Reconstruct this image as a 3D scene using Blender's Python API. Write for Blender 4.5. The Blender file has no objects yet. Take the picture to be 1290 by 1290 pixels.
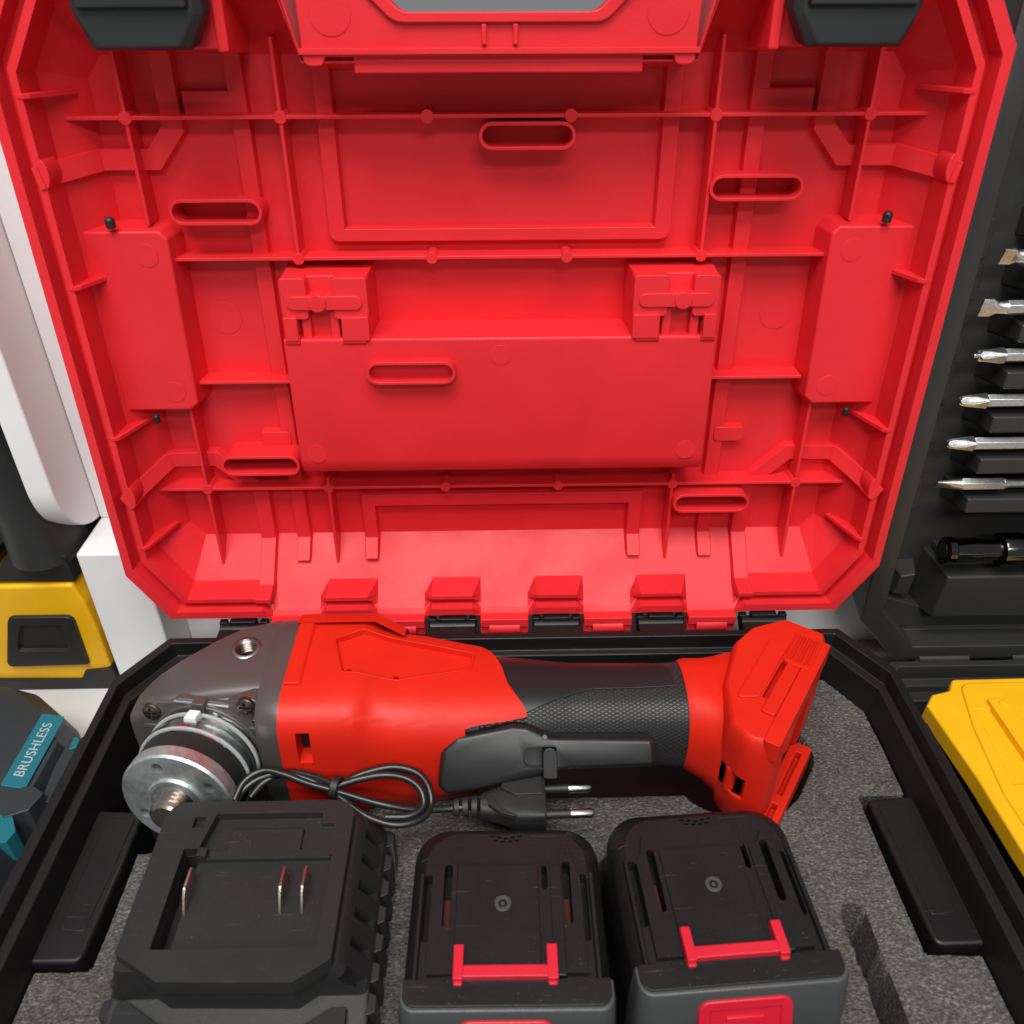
import bpy, bmesh, math, random
from mathutils import Matrix, Vector, noise
import numpy as np
random.seed(7)
MM = 0.001
R = math.radians
sc = bpy.context.scene
C = sc.collection

# ------------------------------------------------------------------ camera, light, exposure
cam_d = bpy.data.cameras.new('camera')
cam = bpy.data.objects.new('camera', cam_d); C.objects.link(cam)
cam.location = (-2.274*MM, -351.354*MM, 308.511*MM)
cam.rotation_euler = (R(56.0676), R(0.1449), R(-1.0897))
cam_d.sensor_fit = 'HORIZONTAL'; cam_d.sensor_width = 36.0
cam_d.lens = 36.0*1060.0/1290.0
cam_d.clip_start = 0.01; cam_d.clip_end = 60
cam_d.dof.use_dof = True
cam_d.dof.focus_distance = 0.42
cam_d.dof.aperture_fstop = 13.0
sc.camera = cam

w = bpy.data.worlds.new('World'); sc.world = w; w.use_nodes = True
bg = w.node_tree.nodes['Background']
bg.inputs[0].default_value = (0.95, 0.97, 1.0, 1); bg.inputs[1].default_value = 0.22

def area(name, loc, target, size, power, col=(1, 1, 1)):
    d = bpy.data.lights.new(name, 'AREA'); d.shape = 'RECTANGLE'
    d.size, d.size_y = size; d.energy = power; d.color = col
    o = bpy.data.objects.new(name, d); C.objects.link(o)
    o.location = loc
    o.rotation_euler = (Vector(target)-Vector(loc)).to_track_quat('-Z', 'Y').to_euler()
    return o
area('ceiling_lamp_front', (-0.15, -0.78, 1.78), (0, -0.08, 0.05), (1.3, 0.8), 42, (1.0, 0.985, 0.96))
area('ceiling_lamp_rear', (0.4, -2.3, 1.9), (0, -0.05, 0), (1.4, 0.3), 26, (1.0, 0.99, 0.97))

sc.view_settings.view_transform = 'Standard'; sc.view_settings.look = 'None'
sc.view_settings.exposure = 0.0; sc.view_settings.gamma = 1.0
sc.view_settings.use_curve_mapping = False
sc.render.engine = 'CYCLES'
sc.cycles.use_denoising = True
sc.cycles.max_bounces = 8; sc.cycles.transmission_bounces = 8; sc.cycles.caustics_reflective = False
sc.cycles.sample_clamp_indirect = 6

# ------------------------------------------------------------------ materials
def mat(name, col, rough=0.5, metal=0.0, grain=0.0, gscale=900, bump=0.0, bscale=1500, coat=0.0, trans=0.0,
        ior=1.5, spec=0.5, dust=0.0, rvar=0.06, sss=0.0, scratch=0.0, wave=0.0):
    m = bpy.data.materials.new(name); m.use_nodes = True
    nt = m.node_tree; N = nt.nodes; L = nt.links
    b = N['Principled BSDF']
    b.inputs['Base Color'].default_value = (*col, 1); b.inputs['Roughness'].default_value = rough
    b.inputs['Metallic'].default_value = metal; b.inputs['IOR'].default_value = ior
    b.inputs['Specular IOR Level'].default_value = spec
    b.inputs['Coat Weight'].default_value = coat
    b.inputs['Transmission Weight'].default_value = trans
    if sss: 
        b.inputs['Subsurface Weight'].default_value = sss; b.inputs['Subsurface Radius'].default_value = (1, .2, .1)
        b.inputs['Subsurface Scale'].default_value = 0.002
    tc = N.new('ShaderNodeTexCoord')
    def noi(scale, detail=4):
        n = N.new('ShaderNodeTexNoise'); n.inputs['Scale'].default_value = scale; n.inputs['Detail'].default_value = detail
        L.new(tc.outputs['Object'], n.inputs['Vector']); return n
    colsock = None
    def mix(fac, a, bcol):
        mx = N.new('ShaderNodeMix'); mx.data_type = 'RGBA'
        L.new(fac, mx.inputs['Factor'])
        if isinstance(a, tuple): mx.inputs[6].default_value = (*a, 1)
        else: L.new(a, mx.inputs[6])
        mx.inputs[7].default_value = (*bcol, 1); return mx.outputs[2]
    def ramp(sock, lo, hi):
        r = N.new('ShaderNodeMapRange'); r.inputs[1].default_value = lo; r.inputs[2].default_value = hi
        L.new(sock, r.inputs[0]); return r.outputs[0]
    cur = col
    if grain:
        n = noi(gscale, 6)
        cur = mix(ramp(n.outputs[0], .35, .75), tuple(c*(1-grain) for c in col), tuple(min(1, c*(1+grain)) for c in col))
    if dust:
        n = noi(1700, 2); n2 = noi(55, 5)
        a = ramp(n.outputs[0], .72, .76); bb = ramp(n2.outputs[0], .35, .75)
        mm = N.new('ShaderNodeMath'); mm.operation = 'MULTIPLY'; L.new(a, mm.inputs[0]); L.new(bb, mm.inputs[1])
        m2 = N.new('ShaderNodeMath'); m2.operation = 'MULTIPLY'; L.new(mm.outputs[0], m2.inputs[0]); m2.inputs[1].default_value = dust
        cur = mix(m2.outputs[0], cur, (.42, .38, .34))
    if scratch:
        n = N.new('ShaderNodeTexNoise'); n.inputs['Scale'].default_value = 60; n.inputs['Detail'].default_value = 3
        mp = N.new('ShaderNodeMapping'); mp.inputs['Scale'].default_value = (1, 26, 3); mp.inputs['Rotation'].default_value = (.3, .2, .5)
        L.new(tc.outputs['Object'], mp.inputs[0]); L.new(mp.outputs[0], n.inputs['Vector'])
        m2 = N.new('ShaderNodeMath'); m2.operation = 'MULTIPLY'; L.new(ramp(n.outputs[0], .69, .73), m2.inputs[0]); m2.inputs[1].default_value = scratch
        cur = mix(m2.outputs[0], cur, (.30, .29, .28))
    if not isinstance(cur, tuple): L.new(cur, b.inputs['Base Color'])
    if rvar:
        n = noi(34, 5); r = N.new('ShaderNodeMapRange')
        r.inputs[1].default_value = .3; r.inputs[2].default_value = .7
        r.inputs[3].default_value = max(.02, rough-rvar); r.inputs[4].default_value = min(1, rough+rvar)
        L.new(n.outputs[0], r.inputs[0]); L.new(r.outputs[0], b.inputs['Roughness'])
    if bump:
        n = noi(bscale, 3); bp = N.new('ShaderNodeBump'); bp.inputs['Strength'].default_value = bump
        bp.inputs['Distance'].default_value = 0.0004
        L.new(n.outputs[0], bp.inputs['Height']); L.new(bp.outputs[0], b.inputs['Normal'])
        if wave:
            n3 = noi(38, 3); b3 = N.new('ShaderNodeBump'); b3.inputs['Strength'].default_value = wave; b3.inputs['Distance'].default_value = 0.002
            L.new(n3.outputs[0], b3.inputs['Height']); L.new(b3.outputs[0], bp.inputs['Normal'])
    return m

M = {}
M['red'] = mat('red_polypropylene', (0.70, 0.022, 0.029), 0.41, grain=.07, gscale=22, bump=.22, bscale=1900, rvar=.10, spec=.30, dust=.14, scratch=.04, wave=.05)
M['tool_red'] = mat('red_tool_plastic', (0.64, 0.017, 0.006), 0.44, grain=.04, gscale=60, bump=.2, bscale=2600, spec=.32, dust=.08)
M['latch_red'] = mat('red_latch_plastic', (0.60, 0.012, 0.032), 0.42, bump=.1, dust=.25)
M['black'] = mat('black_case_plastic', (0.008, 0.0075, 0.0075), 0.42, bump=.12, bscale=1800, dust=.2, scratch=.08, spec=.4)
M['bcase'] = mat('charcoal_case_plastic', (0.026, 0.0255, 0.025), 0.44, bump=.14, bscale=1800, dust=.2)
M['latch'] = mat('dark_grey_latch_plastic', (0.014, 0.017, 0.017), 0.48, bump=.1)
M['charger'] = mat('charger_plastic', (0.019, 0.0185, 0.0185), 0.40, bump=.22, bscale=2400, dust=.8, scratch=.12, spec=.4)
M['battery'] = mat('battery_plastic', (0.010, 0.0092, 0.0092), 0.39, bump=.22, bscale=2400, dust=.85, scratch=.16, spec=.4)
M['shell'] = mat('battery_shell_plastic', (0.055, 0.058, 0.058), 0.40, bump=.25, bscale=2200, dust=.5)
M['darkvoid'] = mat('dark_recess_shade', (0.006, 0.006, 0.006), 0.6)  # near-black fill that paints the shade inside recesses and openings
M['gear'] = mat('painted_gear_housing', (0.15, 0.135, 0.128), 0.38, metal=.6, bump=.12, bscale=2500)
M['zinc'] = mat('zinc_plated_steel', (0.66, 0.73, 0.73), 0.42, metal=.92, grain=.18, gscale=420, bump=.25, bscale=900, rvar=.12)
M['steel'] = mat('bright_steel', (0.62, 0.60, 0.57), 0.22, metal=1, grain=.1, gscale=500, rvar=.08)
M['bit'] = mat('satin_bit_steel', (0.66, 0.67, 0.68), 0.36, metal=1, grain=.14, gscale=700, bump=.2, bscale=1500)
M['thread'] = mat('bronze_tinted_steel', (0.56, 0.49, 0.42), 0.28, metal=1, grain=.15, gscale=500)
M['screw'] = mat('dark_screw_steel', (0.22, 0.19, 0.16), 0.30, metal=1, grain=.2, gscale=600)
M['socket'] = mat('dull_socket_steel', (0.34, 0.34, 0.33), 0.36, metal=1, grain=.2, gscale=500)
M['chrome'] = mat('black_chrome', (0.10, 0.10, 0.10), 0.14, metal=1)
M['copper'] = mat('contact_nickel', (0.72, 0.62, 0.54), 0.26, metal=1, grain=.15, gscale=600)
M['clear'] = mat('clear_polycarbonate', (0.93, 0.95, 0.94), 0.06, trans=1.0, ior=1.45, rvar=0)
M['ridge_glint'] = mat('pale_ridge_glint', (0.9, 0.92, 0.92), 0.22, trans=.6, ior=1.4, rvar=0)  # whitish colour imitates the bright edge highlights of clear plastic
M['rubber'] = mat('black_rubber', (0.013, 0.013, 0.013), 0.5, bump=.1)
M['cable'] = mat('black_pvc_cable', (0.012, 0.012, 0.012), 0.30, bump=.04, rvar=.04)
M['plug'] = mat('black_plug_plastic', (0.016, 0.016, 0.016), 0.5, bump=.35, bscale=2200, dust=.5)
M['paddle'] = mat('paddle_plastic', (0.011, 0.0115, 0.012), 0.40, bump=.12, bscale=2400)
M['white'] = mat('white_board', (0.80, 0.80, 0.79), 0.55, grain=.03, gscale=25, bump=.05, bscale=400)
M['table'] = mat('white_table_top', (0.66, 0.65, 0.63), 0.45, grain=.04, gscale=18)
M['yellow'] = mat('yellow_tool_plastic', (0.82, 0.44, 0.005), 0.45, grain=.05, gscale=60, bump=.12)
M['amber'] = mat('amber_tool_plastic', (0.80, 0.27, 0.004), 0.48, bump=.12)
M['teal'] = mat('teal_plastic', (0.006, 0.13, 0.165), 0.45, bump=.1)
M['tealtool'] = mat('dark_teal_grey_plastic', (0.024, 0.030, 0.032), 0.46, bump=.2, dust=.2)
M['print'] = mat('pale_print', (0.36, 0.46, 0.48), 0.5)
M['label'] = mat('cell_wrap_reflection', (0.07, 0.02, 0.018), 0.3)  # dark red paints the reddish reflection in the clear cell wrap

def foam_mat():
    m = bpy.data.materials.new('grey_foam'); m.use_nodes = True
    nt = m.node_tree; N = nt.nodes; L = nt.links; b = N['Principled BSDF']
    tc = N.new('ShaderNodeTexCoord')
    n1 = N.new('ShaderNodeTexNoise'); n1.inputs['Scale'].default_value = 860; n1.inputs['Detail'].default_value = 5; n1.inputs['Roughness'].default_value = .7
    mp = N.new('ShaderNodeMapping'); mp.inputs['Scale'].default_value = (.72, 1.25, 1)
    L.new(tc.outputs['Object'], mp.inputs[0]); L.new(mp.outputs[0], n1.inputs['Vector'])
    v = N.new('ShaderNodeTexVoronoi'); v.inputs['Scale'].default_value = 800; L.new(mp.outputs[0], v.inputs['Vector'])
    n2 = N.new('ShaderNodeTexNoise'); n2.inputs['Scale'].default_value = 28; n2.inputs['Detail'].default_value = 5
    L.new(tc.outputs['Object'], n2.inputs['Vector'])
    cr = N.new('ShaderNodeValToRGB'); L.new(n1.outputs[0], cr.inputs[0])
    e = cr.color_ramp.elements; e[0].position = .36; e[0].color = (.036, .033, .030, 1); e[1].position = .68; e[1].color = (.255, .236, .212, 1)
    x = cr.color_ramp.elements.new(.52); x.color = (.093, .085, .076, 1)
    mx = N.new('ShaderNodeMix'); mx.data_type = 'RGBA'; mx.blend_type = 'MULTIPLY'; mx.inputs[0].default_value = .55
    cr2 = N.new('ShaderNodeValToRGB'); L.new(n2.outputs[0], cr2.inputs[0])
    cr2.color_ramp.elements[0].position = .3; cr2.color_ramp.elements[0].color = (.55, .55, .55, 1); cr2.color_ramp.elements[1].position = .7; cr2.color_ramp.elements[1].color = (1.25, 1.25, 1.22, 1)
    L.new(cr.outputs[0], mx.inputs[6]); L.new(cr2.outputs[0], mx.inputs[7]); L.new(mx.outputs[2], b.inputs['Base Color'])
    b.inputs['Roughness'].default_value = .5
    ad = N.new('ShaderNodeMath'); ad.operation = 'SUBTRACT'; L.new(n1.outputs[0], ad.inputs[0])
    ml = N.new('ShaderNodeMath'); ml.operation = 'MULTIPLY'; ml.inputs[1].default_value = .35; L.new(v.outputs['Distance'], ml.inputs[0]); L.new(ml.outputs[0], ad.inputs[1])
    bp = N.new('ShaderNodeBump'); bp.inputs['Strength'].default_value = .9; bp.inputs['Distance'].default_value = .0011
    L.new(ad.outputs[0], bp.inputs['Height']); L.new(bp.outputs[0], b.inputs['Normal'])
    return m
M['foam'] = foam_mat()

def grip_mat():
    m = bpy.data.materials.new('diamond_grip_rubber'); m.use_nodes = True
    nt = m.node_tree; N = nt.nodes; L = nt.links; b = N['Principled BSDF']
    b.inputs['Base Color'].default_value = (.024, .025, .026, 1); b.inputs['Roughness'].default_value = .42
    uv = N.new('ShaderNodeUVMap'); sep = N.new('ShaderNodeSeparateXYZ'); L.new(uv.outputs[0], sep.inputs[0])
    def mth(op, a, bb=None):
        n = N.new('ShaderNodeMath'); n.operation = op
        for i, q in enumerate((a, bb)):
            if q is None: continue
            if isinstance(q, (int, float)): n.inputs[i].default_value = q
            else: L.new(q, n.inputs[i])
        return n.outputs[0]
    xs = mth('MULTIPLY', sep.outputs[0], 1/3.3); ys = mth('MULTIPLY', sep.outputs[1], 1/2.3)
    a = mth('PINGPONG', mth('ADD', xs, ys), .5); c = mth('PINGPONG', mth('SUBTRACT', xs, ys), .5)
    h = mth('MINIMUM', a, c)
    sm = N.new('ShaderNodeMapRange'); sm.interpolation_type = 'SMOOTHSTEP'; sm.inputs[1].default_value = .02; sm.inputs[2].default_value = .16; L.new(h, sm.inputs[0])
    bp = N.new('ShaderNodeBump'); bp.inputs['Strength'].default_value = .9; bp.inputs['Distance'].default_value = .0006
    L.new(sm.outputs[0], bp.inputs['Height']); L.new(bp.outputs[0], b.inputs['Normal'])
    return m
M['grip'] = grip_mat()

# ------------------------------------------------------------------ mesh helpers (all in millimetres)
class MB:
    def __init__(s): s.v = []; s.f = []; s.uv = []
    def add(s, vs, fs, uvs=None):
        o = len(s.v); s.v += [tuple(map(float, p)) for p in vs]
        for i, f in enumerate(fs):
            s.f.append(tuple(o+k for k in f)); s.uv.append(uvs[i] if uvs else None)
        return s
    def xf(s, fn): s.v = [tuple(fn(p)) for p in s.v]; return s
    def tm(s, mtx): s.v = [tuple(mtx @ Vector(p)) for p in s.v]; return s

def mesh_of(mb, name='mesh'):
    me = bpy.data.meshes.new(name)
    me.from_pydata([tuple(c*MM for c in p) for p in mb.v], [], mb.f)
    if any(u for u in mb.uv):
        ul = me.uv_layers.new(name='UVMap'); k = 0
        for fi, f in enumerate(mb.f):
            for q in range(len(f)):
                ul.data[k].uv = mb.uv[fi][q] if mb.uv[fi] else (0, 0); k += 1
    bm = bmesh.new(); bm.from_mesh(me); bmesh.ops.recalc_face_normals(bm, faces=bm.faces); bm.to_mesh(me); bm.free()
    return me

def cut(me, cutters):
    """real recesses: subtract solids from a mesh"""
    o = bpy.data.objects.new('tmp', me); C.objects.link(o)
    for cmb in cutters:
        co = bpy.data.objects.new('tmpc', mesh_of(cmb)); C.objects.link(co)
        md = o.modifiers.new('b', 'BOOLEAN'); md.operation = 'DIFFERENCE'; md.object = co; md.solver = 'EXACT'
        bpy.context.view_layer.update()
        dg = bpy.context.evaluated_depsgraph_get()
        new = bpy.data.meshes.new_from_object(o.evaluated_get(dg))
        o.modifiers.clear(); o.data = new
        bpy.data.objects.remove(co)
    me = o.data; bpy.data.objects.remove(o)
    me.materials.clear()
    return me

def finish(o, bevel=0.0, seg=2, smooth=True, ang=32):
    me = o.data
    if smooth:
        for p in me.polygons: p.use_smooth = True
        me.set_sharp_from_angle(angle=R(ang))
    if bevel:
        b = o.modifiers.new('Bevel', 'BEVEL'); b.width = bevel*MM; b.segments = seg; b.limit_method = 'ANGLE'; b.angle_limit = R(30)
        b.harden_normals = True; b.use_clamp_overlap = True
        me.set_sharp_from_angle(angle=R(75))

def obj(name, mb, m, parent=None, bevel=0.0, seg=2, cuts=None, label=None, world=True, ang=32, kind=None):
    """link one mesh; `world` verts are given in scene millimetres and moved into the parent's frame"""
    if parent is not None and world:
        inv = parent.matrix_basis.inverted() if parent.parent is None else (parent.parent.matrix_basis @ parent.matrix_basis).inverted()
        mb = MB().add([tuple((inv @ (Vector(p)*MM))/MM) for p in mb.v], mb.f, mb.uv)
    me = mesh_of(mb, name)
    if cuts:
        cl = []
        for c in cuts:
            if parent is not None and world:
                c = MB().add([tuple((inv @ (Vector(p)*MM))/MM) for p in c.v], c.f)
            cl.append(c)
        me = cut(me, cl); me.name = name
    me.materials.append(M[m])
    o = bpy.data.objects.new(name, me); C.objects.link(o)
    if parent is not None: o.parent = parent
    finish(o, bevel, seg, True, ang)
    if label: o['label'] = label
    if kind: o['kind'] = kind
    return o

def thing(name, label, cat, loc=(0, 0, 0), group=None, rot=(0, 0, 0)):
    o = bpy.data.objects.new(name, None); C.objects.link(o)
    o.empty_display_size = .01
    o.matrix_basis = Matrix.Translation(Vector(loc)*MM) @ __import__('mathutils').Euler(rot).to_matrix().to_4x4()
    o['label'] = label; o['category'] = cat
    if group: o['group'] = group
    return o

def offset_poly(poly, d):
    n = len(poly); out = []
    ar = sum(poly[i][0]*poly[(i+1) % n][1]-poly[(i+1) % n][0]*poly[i][1] for i in range(n))
    sg = 1 if ar > 0 else -1
    for i in range(n):
        p0, p1, p2 = Vector(poly[i-1]), Vector(poly[i]), Vector(poly[(i+1) % n])
        a = (p1-p0).normalized(); b = (p2-p1).normalized()
        n1 = Vector((-a.y, a.x))*sg; n2 = Vector((-b.y, b.x))*sg
        t = (n1+n2); L2 = 1+n1.dot(n2)
        out.append(tuple(p1 + t*(d/max(L2, .3))))
    return out

def rpoly(pts, r, seg=5):
    """round the corners of a polygon; r is one radius or a list"""
    n = len(pts); out = []
    for i in range(n):
        rr = r[i] if isinstance(r, (list, tuple)) else r
        p0, p1, p2 = Vector(pts[i-1]), Vector(pts[i]), Vector(pts[(i+1) % n])
        if rr <= 0: out.append(tuple(p1)); continue
        a = (p0-p1); b = (p2-p1); la, lb = a.length, b.length; a.normalize(); b.normalize()
        h = math.acos(max(-1, min(1, a.dot(b))))/2
        d = min(rr/math.tan(h), la*.49, lb*.49); q = d*math.tan(h)
        cc = p1+(a+b).normalized()*(q/math.sin(h))
        s = p1+a*d-cc; e = p1+b*d-cc
        a0 = math.atan2(s.y, s.x); a1 = math.atan2(e.y, e.x); da = (a1-a0+math.pi) % (2*math.pi)-math.pi
        for k in range(seg+1):
            t = a0+da*k/seg; out.append((cc.x+q*math.cos(t), cc.y+q*math.sin(t)))
    return out

def prism(poly, z0, z1, draft=0.0, mb=None):
    mb = mb or MB(); n = len(poly); top = offset_poly(poly, draft) if draft else poly
    vs = [(x, y, z0) for x, y in poly]+[(x, y, z1) for x, y in top]
    fs = [tuple(range(n))[::-1], tuple(range(n, 2*n))]+[(i, (i+1) % n, n+(i+1) % n, n+i) for i in range(n)]
    return mb.add(vs, fs)
def rect(x0, y0, x1, y1): return [(x0, y0), (x1, y0), (x1, y1), (x0, y1)]
def box(x0, y0, z0, x1, y1, z1, draft=0, mb=None): return prism(rect(x0, y0, x1, y1), z0, z1, draft, mb)
def stadium(cx, cy, hw, r, n=8):
    return [(cx+hw-r+r*math.cos(t), cy+r*math.sin(t)) for t in [(-.5+k/n)*math.pi for k in range(n+1)]] + \
           [(cx-hw+r+r*math.cos(t), cy+r*math.sin(t)) for t in [(.5+k/n)*math.pi for k in range(n+1)]]
def circ(cx, cy, r, n=24): return [(cx+r*math.cos(2*math.pi*k/n), cy+r*math.sin(2*math.pi*k/n)) for k in range(n)]
def ring(po, pi, z0, z1, mb=None):
    mb = mb or MB(); n = len(po)
    vs = [(*p, z0) for p in po]+[(*p, z1) for p in po]+[(*p, z1) for p in pi]+[(*p, z0) for p in pi]
    fs = []
    for i in range(n):
        j = (i+1) % n
        for k in range(4):
            a, b = k*n, ((k+1) % 4)*n
            fs.append((a+i, a+j, b+j, b+i))
    return mb.add(vs, fs)
def loft(loops, caps=True, uvs=None, closed=True):
    mb = MB(); n = len(loops[0]); vs = [p for l in loops for p in l]; fs = []; uu = []
    m = n if closed else n-1
    for i in range(len(loops)-1):
        for j in range(m):
            k = (j+1) % n
            fs.append((i*n+j, i*n+k, (i+1)*n+k, (i+1)*n+j))
            if uvs: uu.append((uvs(i, j), uvs(i, j+1), uvs(i+1, j+1), uvs(i+1, j)))
            else: uu.append(None)
    if caps:
        fs.append(tuple(range(n))[::-1]); fs.append(tuple(range((len(loops)-1)*n, len(loops)*n))); uu += [None, None]
    return mb.add(vs, fs, uu if uvs else None)
def frame_of(d):
    d = Vector(d).normalized(); up = Vector((0, 0, 1)) if abs(d.z) < .9 else Vector((1, 0, 0))
    a = d.cross(up).normalized(); b = d.cross(a).normalized(); return d, a, b
def lathe(prof, origin, axis, n=40, mb=None, closed_profile=False):
    """prof: list of (distance along axis, radius)"""
    d, a, b = frame_of(axis); o = Vector(origin); loops = []
    for t, r in prof:
        loops.append([tuple(o+d*t+(a*math.cos(2*math.pi*k/n)+b*math.sin(2*math.pi*k/n))*max(r, .001)) for k in range(n)])
    if closed_profile: loops.append(loops[0])
    m = loft(loops, caps=not closed_profile)
    if mb: mb.add(m.v, m.f); return mb
    return m
def catmull(pts, sub=10, closed=False):
    P = [Vector(p) for p in pts]; n = len(P); out = []
    rng = range(n if closed else n-1)
    for i in rng:
        p0 = P[(i-1) % n] if closed or i > 0 else P[i]; p1 = P[i]; p2 = P[(i+1) % n]; p3 = P[(i+2) % n] if closed or i+2 < n else P[(i+1) % n]
        for k in range(sub):
            t = k/sub
            out.append(.5*((2*p1)+(p2-p0)*t+(2*p0-5*p1+4*p2-p3)*t*t+(3*p1-p0-3*p2+p3)*t**3))
    if not closed: out.append(P[-1])
    return out
def tube(path, r, n=12, mb=None):
    path = [Vector(p) for p in path]; loops = []; ref = None
    for i, p in enumerate(path):
        d = (path[min(i+1, len(path)-1)]-path[max(i-1, 0)]).normalized()
        if ref is None: ref = d.orthogonal().normalized()
        ref = (ref-d*ref.dot(d)).normalized(); b = d.cross(ref)
        rr = r[i] if isinstance(r, list) else r
        loops.append([tuple(p+(ref*math.cos(2*math.pi*k/n)+b*math.sin(2*math.pi*k/n))*rr) for k in range(n)])
    m = loft(loops)
    if mb: mb.add(m.v, m.f); return mb
    return m
def sect(x, yc, zc, hy, hz, n=3.0, N=64, dx=None):
    out = []
    for k in range(N):
        t = 2*math.pi*k/N-math.pi/2
        c, s = math.cos(t), math.sin(t)
        y = math.copysign(abs(c)**(2/n), c)*hy; z = math.copysign(abs(s)**(2/n), s)*hz
        out.append((x+(dx(math.degrees(t) % 360) if dx else 0), yc+y, zc+z))
    return out

# ================================================================== the red tool case
TH = R(86.685)
LIDM = Matrix(((1, 0, 0, 0), (0, math.cos(TH), -math.sin(TH), 0), (0, math.sin(TH), math.cos(TH), 4.495*MM), (0, 0, 0, 1)))
case = thing('tool_case', 'large open tool case with ribbed red lid raised and black base holding the red grinder', 'tool case', (0, 0, -75))

TABS = [-115, -57.5, -0.5, 56.5, 114]
KNUCK = [-143.5, -86, -29, 28, 85.5, 142.5]
def lid_rings():
    rows = [  # a, b, t, cx, cy, z, notch (v, z), handle-recess v
        (186, 12, 287, 18, 29, -48, (12, -48), 266),
        (193, 5, 294, 18, 29, -46, (4, -44), 272),
        (198, 2, 299, 18, 29, -12, (-2, -12), 272),
        (200, 0, 301, 18, 29, 0, (-3.2, -3.5), 272),
        (195.6, 4.4, 296.6, 17.4, 28, 0, (-1.8, -4.4), 270),
        (194.8, 5.0, 296, 17.2, 27.6, -9, (.5, -6.2), 269.5),
        (191.4, 8.0, 293, 16.6, 27, -9.2, (3, -8.7), 268),
        (191.0, 8.4, 292.6, 16.5, 26.8, -3, (4, -9.7), 267.7),
        (188.0, 10.6, 290.2, 16, 26, -3, (6.2, -11.8), 267),
        (187.4, 12.8, 288, 15, 24, -18, (12.8, -18), 266.5),
        (174.5, 32, 269, 7, 9, -36, (32, -36), 263), (168, 38, 263, 5, 7, -36, (38, -36), 257)]
    loops = []
    for a, b, t, cx, cy, z, nt, hv in rows:
        l = [(-a+cx, b, z)]
        for c in TABS:
            l += [(c-17.5, b, z), (c-13, *nt), (c+13, *nt), (c+17.5, b, z)]
        l += [(a-cx, b, z), (a, b+cy, z), (a, t-cy, z), (a-cx, t, z), (84, t, z), (77, min(hv, t), z), (-77, min(hv, t), z), (-84, t, z), (-a+cx, t, z), (-a, t-cy, z), (-a, b+cy, z)]
        loops.append(l)
    m = loft(loops); m.f.pop(); m.uv.pop(); return m
lid = obj('lid', lid_rings(), 'red', None, bevel=.55, seg=2)
for p_ in lid.data.polygons: p_.use_smooth = False
lid.modifiers['Bevel'].harden_normals = False
lid.parent = case
lid.matrix_basis = Matrix.Translation((0, 0, 75*MM)) @ LIDM
lid['label'] = 'raised red lid with ribbed inside'

def lp(name, mb, bevel=.35, m='red', seg=2, cuts=None):
    return obj(name, mb, m, lid, bevel=bevel, seg=seg, world=False, cuts=cuts)

lp('lid_floor', prism([(-167, 35), (167, 35), (170, 42), (170, 260), (166, 266), (-166, 266), (-170, 260), (-170, 42)], -40, -35.94), 0)
def zfloor(u, v):
    u = abs(u); z = -36.0
    if u > 174.5: z = max(z, -36+(u-174.5)*18/13.5)
    if u > 188: z = max(z, -18+(u-188)*15/.8)
    if v < 32: z = max(z, -36+(32-v)*18/19.2)
    if v < 12.8: z = max(z, -18+(12.8-v)*15/2.4)
    if v > 269: z = max(z, -36+(v-269)*18/19)
    return min(z, -3)
def conform(path, wd, h=4.8, draft=1.0):
    """raised band that follows floor, slanted foot and wall"""
    P = [Vector(p) for p in path]; dense = []
    for i in range(len(P)-1):
        ts = {0.0}
        for ax, vals in ((0, (174.5, 188, 188.7, -174.5, -188, -188.7)), (1, (32, 12.8, 10.5, 269))):
            da = P[i+1][ax]-P[i][ax]
            if abs(da) > 1e-6:
                for q in vals:
                    t = (q-P[i][ax])/da
                    if 1e-3 < t < 1-1e-3: ts.add(t)
        for t in sorted(ts): dense.append((P[i].lerp(P[i+1], t), i, t == 0.0))
    dense.append((P[-1], len(P)-2, True))
    loops = []
    for idx, (p, i, isv) in enumerate(dense):
        d1 = (P[i+1]-P[i]).normalized(); d0 = d1
        if isv and 0 < i and idx < len(dense)-1: d0 = (P[i]-P[i-1]).normalized()
        n1 = Vector((-d1.y, d1.x)); n0 = Vector((-d0.y, d0.x)); nn = (n0+n1)/(1+n0.dot(n1))
        a = p+nn*wd/2; b = p-nn*wd/2; a2 = p+nn*(wd/2-draft); b2 = p-nn*(wd/2-draft)
        zt = min(zfloor(*p)+h, -2.2); zl = zfloor(*p)-2
        if zfloor(*p) > -19: zl = min(zl, -16)
        loops.append([(a.x, a.y, zl), (a2.x, a2.y, zt), (b2.x, b2.y, zt), (b.x, b.y, zl)])
    return loft(loops)

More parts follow.
